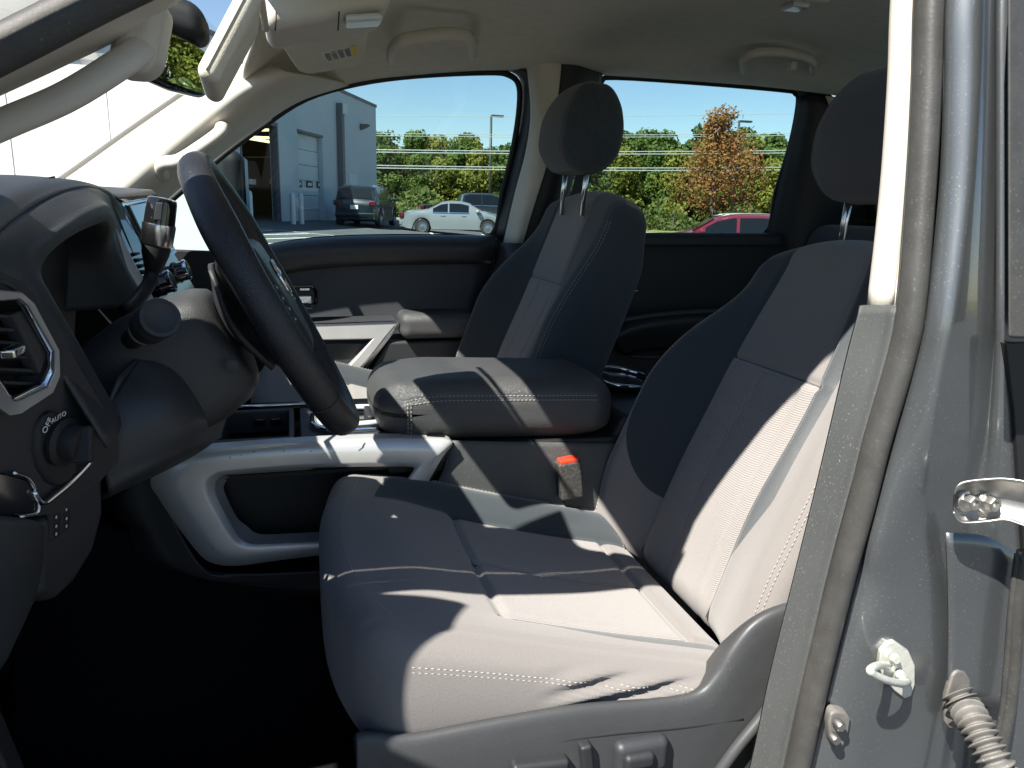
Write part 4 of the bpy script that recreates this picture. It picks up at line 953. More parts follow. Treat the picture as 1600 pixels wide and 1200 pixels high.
# ================================================================== far front door
pd = thing("passenger_door", (.25, 2.25, -.6), "closed front passenger door with silver pull and dark armrest", "door")
YD = 2.20
panel = patch("door_panel", [PS([(380, 400, YD), (480, 382, YD), (600, 376, YD), (772, 376, YD)]), PS([(385, 440, YD+.012), (480, 420, YD+.014), (600, 415, YD+.014), (768, 412, YD+.012)]), PS([(390, 500, YD), (480, 480, YD), (600, 478, YD), (756, 478, YD)]), PS([(400, 560, YD-.02), (480, 560, YD-.02), (600, 560, YD-.02), (742, 560, YD-.02)]), PS([(410, 760, YD-.01), (480, 760, YD-.01), (600, 760, YD-.01), (720, 760, YD-.01)])], M['plastic2'], pd, 6, 6, .01)
patch("belt_cap", [PS([(360, 402, YD+.06), (420, 384, YD+.06), (500, 373, YD+.06), (600, 369, YD+.06), (775, 369, YD+.06)]), PS([(362, 404, YD-.01), (420, 386, YD-.01), (500, 375, YD-.01), (600, 371, YD-.01), (774, 371, YD-.01)]), PS([(366, 418, YD-.045), (424, 400, YD-.045), (500, 390, YD-.045), (600, 386, YD-.045), (772, 386, YD-.045)]), PS([(370, 440, YD-.035), (430, 424, YD-.035), (500, 412, YD-.035), (600, 407, YD-.035), (768, 405, YD-.035)]), PS([(372, 448, YD), (432, 430, YD), (500, 419, YD), (600, 413, YD), (766, 411, YD)])], M['softdash'], pd, 6, 6, .005)
# handle and its bowl
hb = ring("handle_bowl", PS([(448, 446, YD-.008), (490, 445, YD-.008), (497, 455, YD-.008), (497, 474, YD-.008), (488, 484, YD-.008), (448, 484, YD-.008)]), PS([(452, 450, YD-.006), (486, 449, YD-.006), (491, 456, YD-.006), (491, 472, YD-.006), (485, 479, YD-.006), (452, 479, YD-.006)]), (0, .03, 0), M['gloss'], pd, .002)
box("inner_handle", P(473, 468, YD-.012), (.026, .006, .012), M['chrome'], hb, .005, None, 4)
box("lock_lever", P(476, 452, YD-.006), (.014, .004, .004), M['chrome'], hb, .002, None, 3)
# silver pull
f1 = [(430, 506), (520, 505), (616, 501), (620, 506), (606, 522), (572, 566), (552, 586), (540, 594), (520, 597), (490, 599), (490, 590), (520, 588), (536, 582), (560, 556), (582, 530), (480, 532), (430, 533)]
prism("silver_pull", PS([(a, b, YD-.075) for a, b in f1]), (0, .03, 0), M['silver'], pd, .004, 3)
prism("pull_edge", PS([(622, 504, YD-.078), (628, 504, YD-.07), (555, 600, YD-.07), (546, 598, YD-.078)]), (0, .03, 0), M['steel'], pd, .002)
prism("pull_cap", PS([(430, 498, YD-.05), (612, 494, YD-.05), (618, 501, YD-.08), (430, 507, YD-.08)]), (0, .004, .002), M['plastic2'], pd, .002)
ar = rbox("armrest", (.105, .062, .036), .026, (8, 5, 3), lambda p: P(682, 505, YD-.055)+Vector((p[0]+.35*min(0, p[2])*(1 if p[0] < 0 else 0)-.2*p[2]*(1 if p[0] < 0 else 0), p[1], p[2])), M['vinyl'], pd)
prism("armrest_base", PS([(606, 534, YD-.07), (746, 530, YD-.07), (738, 610, YD-.05), (700, 640, YD-.05), (560, 610, YD-.05)]), (0, .05, 0), M['plastic2'], pd, .010, 3)
prism("map_pocket", PS([(430, 536, YD-.045), (578, 536, YD-.045), (545, 580, YD-.045), (480, 592, YD-.045), (430, 590, YD-.045)]), (0, .01, 0), M['plastic'], pd, .003)
# window seal, glass, exterior mirror
win = [(250, 330), (268, 312), (352, 240), (412, 196), (478, 154), (560, 130), (650, 118), (760, 113), (795, 117), (811, 135), (810, 180), (800, 240), (785, 300), (768, 368), (700, 370), (600, 370), (500, 374), (420, 386), (340, 410), (270, 420), (245, 380)]
def winY(py): return lerp(2.30, 2.20, smooth(380, 110, py) if False else max(0, min(1, (380-py)/270)))
wl = catmull([P(a, b, winY(b)) for a, b in win], 4, True)
tube("window_seal", wl, .0085, M['rubberblk'], pd, 8, True)
# wide black reveal on the rear edge of the window
patch("rear_reveal", [PS([(760, 108, 2.21), (800, 112, 2.21), (816, 134, 2.215), (814, 190, 2.235), (800, 255, 2.255), (772, 375, 2.29)]), PS([(765, 104, 2.15), (815, 106, 2.14), (834, 130, 2.14), (831, 190, 2.15), (820, 250, 2.17), (790, 375, 2.21)])], M['rubberblk'], pd, 6, 3, .004)
fixn(mesh("window_glass", [v+Vector((0, .004, 0)) for v in wl], [tuple(range(len(wl)))], M['glass'], pd, False))
em_ = rbox("door_mirror", (.045, .11, .105), .035, (3, 6, 6), lambda p: P(362, 292, 2.60)+Vector(p), M['black'], pd)
mesh("mirror_glass", [P(362, 292, 2.60)+Vector((.046, a, b)) for a, b in ((-.09, -.085), (.09, -.085), (.09, .085), (-.09, .085))], [(0, 1, 2, 3)], M['mirror'], em_, False)
prism("mirror_arm", [P(330, 345, 2.34), P(352, 340, 2.34), P(352, 330, 2.6), P(340, 330, 2.6)], (0, 0, -.03), M['black'], pd, .004)
prism("outer_skin", [P(250, 425, 2.33), P(300, 412, 2.33), P(420, 392, 2.33), P(560, 378, 2.33), P(800, 374, 2.33), P(790, 800, 2.36), P(250, 800, 2.36)], (0, .02, 0), M['paint'], pd, .003)

# ================================================================== far rear door
rd = thing("rear_passenger_door", (1.2, 2.25, -.6), "shaded black rear passenger door behind the front seats", "door")
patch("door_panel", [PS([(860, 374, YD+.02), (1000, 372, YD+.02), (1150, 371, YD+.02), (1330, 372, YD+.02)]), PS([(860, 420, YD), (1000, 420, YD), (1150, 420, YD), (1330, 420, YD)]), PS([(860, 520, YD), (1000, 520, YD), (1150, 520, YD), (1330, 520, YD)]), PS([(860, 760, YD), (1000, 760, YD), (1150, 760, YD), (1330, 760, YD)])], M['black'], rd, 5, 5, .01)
patch("belt_cap", [PS([(860, 367, YD+.08), (1000, 365, YD+.08), (1150, 365, YD+.08), (1230, 366, YD+.08)]), PS([(860, 368, YD+.01), (1000, 366, YD+.01), (1150, 366, YD+.01), (1230, 367, YD+.01)]), PS([(860, 384, YD), (1000, 384, YD), (1150, 384, YD), (1230, 385, YD)])], M['plastic'], rd, 5, 5, .004)
al = catmull(PS([(952, 520, 2.14), (962, 508, 2.12), (978, 500, 2.10), (1020, 493, 2.10), (1080, 488, 2.10), (1180, 484, 2.10)]), 6)
tube("armrest_rim", al, .0085, M['plastic2'], rd, 12)
tube("pocket_rim", catmull(PS([(985, 556, 2.12), (1010, 558, 2.11), (1060, 558, 2.11), (1160, 556, 2.11)]), 5), .006, M['plastic'], rd, 10)
patch("armrest", [PS([(955, 516, 2.13), (1000, 500, 2.11), (1080, 490, 2.11), (1180, 486, 2.11)]), PS([(958, 530, 2.11), (1000, 516, 2.10), (1080, 506, 2.10), (1180, 502, 2.10)]), PS([(975, 556, 2.15), (1010, 548, 2.15), (1080, 545, 2.15), (1180, 545, 2.15)])], M['plastic'], rd, 5, 5, .004)
hb = box("handle_bowl", P(992, 448, 2.205), (.045, .006, .026), M['gloss'], rd, .004)
box("inner_handle", P(988, 455, 2.19), (.022, .004, .0035), M['chrome'], hb, .002)
rwin = [(880, 300), (905, 205), (925, 150), (940, 128), (962, 121), (1100, 130), (1225, 141), (1242, 146), (1247, 160), (1236, 220), (1212, 300), (1192, 368), (1100, 368), (1000, 368), (870, 368)]
wl = catmull([P(a, b, winY(b)) for a, b in rwin], 4, True)
tube("window_seal", wl, .0075, M['rubberblk'], rd, 8, True)
fixn(mesh("window_glass", [v+Vector((0, .004, 0)) for v in wl], [tuple(range(len(wl)))], M['glass'], rd, False))
patch("rear_reveal", [PS([(1225, 138, 2.20), (1246, 146, 2.20), (1244, 200, 2.22), (1218, 300, 2.25), (1196, 372, 2.28)]), PS([(1230, 134, 2.15), (1300, 150, 2.13), (1300, 210, 2.14), (1300, 300, 2.16), (1290, 372, 2.18)])], M['rubberblk'], rd, 6, 3, .004)
prism("outer_skin", [P(850, 376, 2.34), P(1340, 376, 2.34), P(1340, 800, 2.36), P(850, 800, 2.36)], (0, .02, 0), M['paint'], rd, .003)

# ================================================================== overhead
def grab(name, label, pts, r, m, feet, group):
    t = thing(name, pts[0], label, "grab handle", group)
    tube("bar", catmull(pts, 7), r, m, t, 16, flat=.8)
    for f_ in feet:
        lathe("mount", [(.022, 0), (.021, .006), (.016, .010), (.0001, .011)], f_[0], f_[1], m, t, 20)
    return t
hz = 2.02
grab("grab_handle", "beige grab handle above the front passenger window", PS([(612, 92, 1.99), (613, 78, 1.89), (626, 64, 1.85), (650, 58, 1.84), (690, 53, 1.84), (722, 55, 1.845), (735, 64, 1.87), (737, 84, 1.99)]), .0150, M['beige'], [], "roof grab handles")
grab("grab_handle", "shaded grab handle with coat hook above the rear window", PS([(1162, 108, 1.99), (1161, 94, 1.89), (1178, 83, 1.85), (1215, 81, 1.84), (1250, 87, 1.85), (1269, 97, 1.88), (1269, 112, 1.99)]), .0125, M['beige'], [], "roof grab handles")
hk = box("coat_hook", P(1238, 103, 1.88), (.010, .008, .012), M['beige'], bpy.data.objects["grab_handle.001"], .004)
grab("grab_handle", "sunlit beige grab handle on the far windscreen pillar", PS([(256, 275, 2.04), (250, 262, 2.00), (258, 254, 1.97), (280, 250, 1.955), (315, 228, 1.95), (342, 208, 1.96), (347, 198, 1.985), (352, 200, 2.04)]), .0150, M['beige'], [], "windscreen pillar grab handles")
grab("grab_handle", "large beige grab handle on the near windscreen pillar", PS([(-330, 330, .83), (-300, 318, .79), (-160, 266, .775), (0, 196, .77), (100, 153, .77), (178, 106, .775), (216, 78, .79), (226, 48, .82), (228, 20, .85)]), .0128, M['beige'], [], "windscreen pillar grab handles")
# near handle's upper mount block, blended into the pillar
o_ = rbox("upper_mount", (.020, .035, .034), .016, (3, 3, 3), lambda p: P(222, 62, .82)+Vector((p[0]+.25*p[2], p[1], p[2])), M['beige'], bpy.data.objects["grab_handle.003"])

# driver sun visor, hanging down
dv = thing("sun_visor", P(370, 0, 1.0), "beige driver sun visor folded down against the windscreen", "sun visor")
va, vb = P(318, 122, .93), P(398, -30, .93)
vd = Vector((va.x-vb.x, 0, va.z-vb.z)); vl = vd.length; vd.normalize(); vn = Vector((vd.z, 0, -vd.x))
vb2 = vb
def vis(p):
    x, y, z = p
    return vb2+vd*(vl/2+x)+Vector((-.06*(y+.1), .11+y, 0))+vn*(z*(1-.2*smooth(.05, .11, abs(x))))
rbox("panel", (vl/2, .10, .0125), .0120, (10, 12, 2), vis, M['headliner'], dv, None, 5)
tube("edge_seam", [vis((-vl/2+.01+(vl-.02)*i/20, -.1003, .003)) for i in range(21)], .0011, M['beige'], dv, 6)
tube("pivot_rod", [vb2+Vector((.004, -.02, .0)), vb2+Vector((.004, .24, 0))], .0045, M['beige'], dv, 10)

# passenger sun visor, folded up
pv = thing("sun_visor", P(500, 60, 1.8), "beige passenger sun visor folded up with warning label", "sun visor")
q = [P(430, 60, 1.62), P(578, 44, 1.62), P(566, 103, 1.98), P(470, 119, 1.98)]
ctr = sum(q, Vector())/4
M_pv = M['beige']
out_ = []
def quadpt(u, v): return (q[0]*(1-u)+q[1]*u)*(1-v)+(q[3]*(1-u)+q[2]*u)*v
prism("panel", [quadpt(u, v) for u, v in ((.06, 0), (.94, 0), (1, .08), (1, .88), (.93, 1), (.10, 1), (.0, .86), (0, .08))], (0, 0, .018), M['headliner'], pv, .007, 4)
lab = [quadpt(u, v)+Vector((0, 0, -.0012)) for u, v in ((.42, .42), (.86, .36), (.90, .62), (.46, .70))]
lb = prism("warning_label", lab, (0, 0, .0015), M['paper'], pv, 0)
def lp(u, v): return ((lab[0]*(1-u)+lab[1]*u)*(1-v)+(lab[3]*(1-u)+lab[2]*u)*v)+Vector((0, 0, -.0006))
prism("warning_stripe", [lp(.84, 0), lp(1, 0), lp(1, 1), lp(.84, 1)], (0, 0, .0004), M['yellow'], lb, 0)
pp = []
for i in range(4):
    for j in range(9):
        if (i, j) in ((0, 0), (1, 1)): continue
        u0, v0 = .06+.2*i, .10+.095*j
        a, b, c, d = lp(u0, v0), lp(u0+.15, v0), lp(u0+.15, v0+.04), lp(u0, v0+.04)
        pp.append(([a, b, c, d], [(0, 1, 2, 3)]))
tag(multi("printed_lines", pp, M['ink'], lb), kind="stuff")
box("clip", quadpt(.08, .10)+Vector((0, 0, -.004)), (.018, .012, .007), M['beige'], pv, .004)

# overhead console with map lamps
oc = thing("overhead_console", P(520, 20, 1.42), "beige overhead console with clear map lamps", "overhead console")
oa, ob = P(412, 38, 1.40), P(640, -30, 1.40)
def ocf(p):
    x, y, z = p; t = (x+.115)/.23
    c = oa.lerp(P(608, 20, 1.40), t); return Vector((c.x, 1.46+y*(.9+.1*t), c.z+.022+z*(1.15-.5*t)))
rbox("housing", (.115, .10, .034), .024, (8, 8, 3), ocf, M['beige'], oc)
for a, b in ((575, 10), (568, 32)):
    box("map_lamp", P(a, b, 1.40 if b < 20 else 1.375)+Vector((0, .0, .0)), (.030, .028, .006), M['lens'], oc, .005, Matrix.Rotation(R(-8), 3, 'Y'))
for px_ in (432, 530):
    tube("door_gap", [P(px_, 18, 1.362), P(px_-2, 48, 1.362)], .0012, M['black'], oc, 6)
# rear dome lamp
dl = thing("dome_lamp", P(1245, 5, 1.50), "small dome lamp on the headliner above the rear seat", "dome lamp")
box("housing", P(1245, -2, 1.50), (.055, .04, .012), M['beige'], dl, .008, None, 3)
box("lens", P(1243, 10, 1.49), (.020, .022, .006), M['lens'], dl, .004, None, 3)

# rear-view mirror
rm = thing("rear_view_mirror", P(275, 60, 1.4), "rear-view mirror with dark bezel hanging from the windscreen", "rear-view mirror")
rc = P(286, 104, 1.36); mw = Vector((.26, .96, .0)).normalized(); mn = Vector((.945, -.254, -.160)).normalized(); mn = (mn-mw*mn.dot(mw)).normalized(); mu = mn.cross(mw)
if mu.z < 0: mu = -mu
def mp_(a, b, c): return rc+mw*a+mu*b+mn*c
rbox("housing", (.125, .040, .020), .018, (8, 3, 2), lambda p: mp_(p[0], p[1]*(1-.12*abs(p[0])/.125), p[2]-.022), M['gloss'], rm)
ol = [mp_(.116*math.copysign(abs(math.cos(a))**.45, math.cos(a)), .0335*math.copysign(abs(math.sin(a))**.6, math.sin(a))+.004, .0005) for a in [i*math.pi/24 for i in range(48)]]
fixn(mesh("mirror_face", ol, [tuple(range(48))], M['mirror'], rm, False))
for k in (-.02, -.005, .012): box("button", mp_(k, -.035, .000), (.002, .002, .002), M['plastic2'], rm, .0006)
tube("stem", catmull([mp_(0, .02, -.03), mp_(0, .05, -.05), P(278, 20, 1.42)+Vector((-.03, 0, .02))], 5), .011, M['black'], rm, 12)
rbox("sensor_housing", (.05, .045, .03), .025, (3, 3, 3), lambda p: P(272, 28, 1.42)+Vector((p[0], p[1], p[2]-.3*p[0])), M['black'], rm)
# ================================================================== outdoors
def zg(x, y):
    z = -1.5+.022*min(y, 45)-.07*max(-14, min(x, 15))-.012*max(0, x-15)
    return z
M['asphalt'] = mat('asphalt', (.075, .078, .082), .9, var=.25, vscale=1.3, bump=.5, bscale=60)
M['line'] = mat('road_paint', (.62, .62, .58), .8, var=.2, vscale=4)
M['grass'] = mat('dry_grass', (.10, .13, .03), 1.0, spec=.1, col2=(.26, .24, .09), vscale=.35)
M['concrete'] = mat('kerb_concrete', (.42, .38, .30), .9, var=.15, vscale=2)
def sheet(name, xs, ys, m, dz=0.0, **kw):
    V = [Vector((x, y, zg(x, y)+dz)) for x in xs for y in ys]; ny = len(ys)
    F = [(i*ny+j, (i+1)*ny+j, (i+1)*ny+j+1, i*ny+j+1) for i in range(len(xs)-1) for j in range(ny-1)]
    return tag(mesh(name, V, F, m, None, True), **kw)
xs = [-400, -120, -60, -30, -14, -7, 0, 7, 15, 25, 40, 70, 130, 400]
sheet("ground", xs, [-300, -80, -30, -10, 0, 10, 20, 30, 45, 80, 150, 300, 700], M['grass'], -.02, kind="structure")
sheet("parking_lot", [-60, -30, -14, -7, 0, 7, 15, 25, 40, 70], [-30, -10, 0, 10, 20, 30, 45, 52], M['asphalt'], 0, kind="structure")
def strip(name, a, b, w, m, dz, parent=None):
    a, b = Vector(a), Vector(b); d = (b-a).normalized(); p = Vector((-d.y, d.x, 0))*w/2
    V = []
    for i in range(7):
        c = a.lerp(b, i/6)
        for s in (-1, 1):
            q = c+p*s; V.append(Vector((q.x, q.y, zg(q.x, q.y)+dz)))
    return mesh(name, V, [(2*i, 2*i+1, 2*i+3, 2*i+2) for i in range(6)], m, parent, False)
marks = thing("parking_lines", (0, 30, zg(0, 30)), "white painted parking bay lines on the asphalt lot", "road marking")
for i in range(9):
    x0 = -5.0+i*1.1
    strip("bay_line", (x0, 17.5+.2*i, 0), (x0+4.4, 25.5, 0), .13, M['line'], .005, marks)
for i in range(7):
    x0 = 5.5+i*2.75; strip("bay_line", (x0, 31, 0), (x0+.6, 37, 0), .13, M['line'], .005, marks)
strip("cross_line", (-5, 27, 0), (6, 24.5, 0), .13, M['line'], .005, marks)
kerb = thing("kerb", (15, 52, zg(15, 52)), "pale concrete kerb between the lot and the grass", "kerb")
V = []; 
for i in range(15):
    x = -6+i*5.2
    for (dy, dz) in ((51.7, 0), (51.7, .13), (53.0, .13), (53.0, -.05)): V.append(Vector((x, dy, zg(x, dy)+dz)))
mesh("kerb_stone", V, [(4*i+k, 4*i+4+k, 4*i+5+k, 4*i+1+k) for i in range(14) for k in range(3)], M['concrete'], kerb, False)

# ---- grey service building
M['bwall'] = mat('painted_block_wall', (.47, .52, .545), .85, var=.05, vscale=.6, bump=.15, bscale=8)
M['bwall2'] = mat('painted_door_steel', (.54, .59, .61), .6, var=.04, vscale=.8)
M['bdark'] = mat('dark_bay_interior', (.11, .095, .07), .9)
M['bmetal'] = mat('dark_flashing', (.09, .095, .105), .6)
M['tube'] = mat('lit_lamp_tube', (.9, .8, .5), .5, emit=((1.0, .78, .36), 1.1))
A2, B2 = P(400, 344, 30), P(589, 337, 44)
gd = Vector((B2.x-A2.x, B2.y-A2.y, 0)).normalized(); gn = Vector((gd.y, -gd.x, 0))
zb = -.95; bl = thing("service_building", (A2.x, A2.y, zb), "grey service garage with one open bay door", "building")
def G(px, py, off=0.0):
    pt = PPL(px, py, A2+gn*off, gn); return pt
def Gs(s, z, off=0.0): return A2+gd*s+Vector((0, 0, z-A2.z))+gn*off
def s_of(px, py=300): return (G(px, py)-A2).dot(gd)
sE = s_of(589); s0 = s_of(381); s1 = s_of(436); c0_, c1_ = s_of(468), s_of(506); topz = G(589, 169).z
opt = G(436, 199).z; cdt = G(506, 216).z
def wall(name, a, b, z0, z1, m=M['bwall'], off=0.0, t=-.3): return prism(name, [Gs(a, z0, off), Gs(b, z0, off), Gs(b, z1, off), Gs(a, z1, off)], gn*t, m, bl, 0)
wall("wall", -22, s0, zb, topz); wall("wall", s0, s1, opt, topz); wall("wall", s1, c0_, zb, topz); wall("wall", c0_, c1_, cdt, topz); wall("wall", c1_, sE, zb, topz)
wall("roof_slab", -22, sE-.02, topz-.35, topz-.05, M['bwall'], -.3, -16)
prism("end_wall", [Gs(sE-.3, zb, -.3), Gs(sE-.3, zb, -16), Gs(sE-.3, topz-.05, -16), Gs(sE-.3, topz-.05, -.3)], gd*.29, M['bwall'], bl, 0)
wall("parapet_cap", -22, sE+.04, topz, topz+.14, M['bmetal'], .05, -.5)
wall("roof_band", -22, s_of(400), topz-1.3, topz-.7, M['bwall2'], .03, -.03)
# open bay
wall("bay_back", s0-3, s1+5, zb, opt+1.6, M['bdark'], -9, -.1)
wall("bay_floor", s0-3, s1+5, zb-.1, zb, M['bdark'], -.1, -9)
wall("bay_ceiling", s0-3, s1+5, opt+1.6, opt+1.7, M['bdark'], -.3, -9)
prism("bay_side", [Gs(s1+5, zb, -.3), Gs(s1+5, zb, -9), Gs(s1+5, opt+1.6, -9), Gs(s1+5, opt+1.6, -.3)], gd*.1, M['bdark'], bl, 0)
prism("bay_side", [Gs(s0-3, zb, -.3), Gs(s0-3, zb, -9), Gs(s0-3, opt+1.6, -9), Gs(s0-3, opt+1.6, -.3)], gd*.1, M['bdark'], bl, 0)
for k, (a, b, c, d) in enumerate(((382, 203, 432, 203), (382, 214, 436, 216), (388, 216, 434, 224))):
    pa, pb = G(a, b, -1.2), G(c, d, -1.2); tube("strip_lamp", [pa, pb], .05, M['tube'], bl, 6)
for px_ in (394, 426):
    c = G(px_, 284, -1.0); prism("bay_window_glint", [c+gd*x+Vector((0, 0, z)) for x, z in ((-.3, -.1), (.3, -.1), (.3, .1), (-.3, .1))], gn*.02, M['line'], bl, 0)  # pale plates, the glint of bay windows put in as colour
tube("bay_beam", [G(383, 246, -1.3), G(435, 246, -1.3)], .03, M['bmetal'], bl, 6)
wall("door_jamb", s0-.12, s0, zb, opt, M['bmetal'], .02, -.3); wall("door_jamb", s1, s1+.10, zb, opt, M['bmetal'], .02, -.3); wall("lintel", s0-.12, s1+.10, opt, opt+.14, M['bmetal'], .02, -.3)
# closed sectional door with three panes
npan = 6
for i in range(npan):
    z0 = lerp(zb, cdt, i/npan); z1 = lerp(zb, cdt, (i+1)/npan)-.02
    wall("door_section", c0_+.05, c1_-.05, z0, z1, M['bwall2'], -.22, -.05)
M['pane'] = mat('dark_pane', (.03, .035, .04), .15)
M['paneglow'] = mat('pale_pane', (.5, .5, .45), .2)
for px_, py_ in ((466, 287), (483, 288), (499, 289)):
    c = G(px_, py_, -.21); w = prism("pane_frame", [c+gd*x+Vector((0, 0, z)) for x, z in ((-.34, -.13), (.34, -.13), (.34, .13), (-.34, .13))], gn*.03, M['pane'], bl, 0)
    prism("pane", [c+gn*.032+gd*x+Vector((0, 0, z)) for x, z in ((-.24, -.07), (.24, -.07), (.24, .07), (-.24, .07))], gn*.004, M['bwall2'], w, 0)
wall("door_head", c0_-.05, c1_+.05, cdt, cdt+.10, M['bmetal'], .03, -.1)
# downpipe and scupper, wall lamp, small door
sp = s_of(530); pw = .34
wall("downpipe", sp-pw/2, sp+pw/2, zb+.2, G(530, 163).z, M['bmetal'], .28, -.25)
wall("scupper", sp-.05, sp+.6, G(530, 175).z-.1, G(530, 162).z, M['bwall2'], .30, -.28)
c = G(562, 197); prism("wall_lamp", [c+gn*.02+Vector((0, 0, .12)), c+gn*.45+Vector((0, 0, .10)), c+gn*.45+Vector((0, 0, .02)), c+gn*.02+Vector((0, 0, -.18))], gd*.3, M['bmetal'], bl, .01)
wall("service_door", s_of(545), s_of(558), zb, G(550, 272).z, M['bwall2'], .03, -.04)
strip_a = prism("apron", [Gs(s0-2, zb-.5, 2.2), Gs(c1_+2, zb-.5, 2.2), Gs(c1_+2, zb-.5, -.1), Gs(s0-2, zb-.5, -.1)], (0, 0, .42), M['concrete'], bl, 0)
for px_, lab in ((391, "pale bollard left of the open bay door"), (458, "pale bollard between the two bay doors"), (471, "pale bollard in front of the closed bay door")):
    c = G(px_, 340, .9); z0 = zb-.1
    bo = thing("bollard", (c.x, c.y, z0), lab, "bollard", "bollards by the garage doors")
    lathe("post", [(.10, 0), (.10, 1.25), (.085, 1.33), (.05, 1.37), (.0001, 1.38)], (c.x, c.y, z0), (0, 0, 1), M['bwall2'], bo, 16)

# ---- made-up white trailer ahead, its sunlit side whites out the windscreen view
M['wtrail'] = mat('white_trailer_panel', (.82, .82, .80), .5, var=.02, vscale=1)
Rr = P(318, 200, 12.5); wdv = Vector((-1, 0, 0)); wnv = Vector((0, -1, 0))
tz = Vector((Rr.x, Rr.y, zg(Rr.x, Rr.y)))
tl = thing("stand_in_trailer", tz, "made-up white box trailer whiting out the view through the windscreen", "trailer")
def TR(s, z, o=0.0): return Vector((Rr.x, Rr.y, 0))+wdv*s+Vector((0, 0, z))+wnv*o
ztop = P(300, 105, 12.5).z
for i in range(9):
    prism("side_panel", [TR(i*1.25, -.75), TR(i*1.25+1.235, -.75), TR(i*1.25+1.235, ztop), TR(i*1.25, ztop)], wnv*-.05, M['wtrail'], tl, 0)
prism("box_core", [TR(0, -.75, -.06), TR(11.2, -.75, -.06), TR(11.2, ztop-.02, -.06), TR(0, ztop-.02, -.06)], wnv*-2.4, M['wtrail'], tl, 0)
prism("top_rail", [TR(-.02, ztop, .03), TR(11.3, ztop, .03), TR(11.3, ztop+.1, .03), TR(-.02, ztop+.1, .03)], wnv*-.1, M['greymetal'], tl, 0)
prism("bottom_rail", [TR(-.02, -.87, .03), TR(11.3, -.87, .03), TR(11.3, -.75, .03), TR(-.02, -.75, .03)], wnv*-.1, M['greymetal'], tl, 0)
M['tyre'] = mat('tyre', (.015, .015, .015), .8)
for s in (2.0, 3.2):
    lathe("wheel", [(.3, -.15), (.48, -.14), (.5, -.05), (.5, .05), (.48, .14), (.3, .15)], TR(s, zg(TR(s, 0).x, TR(s, 0).y)+.5, -.3), wnv, M['tyre'], tl, 24)
for s in (9.5,):
    prism("landing_leg", [TR(s, -.9, -.3), TR(s+.12, -.9, -.3), TR(s+.12, -2.0, -.3), TR(s, -2.0, -.3)], wnv*-.12, M['greymetal'], tl, 0)

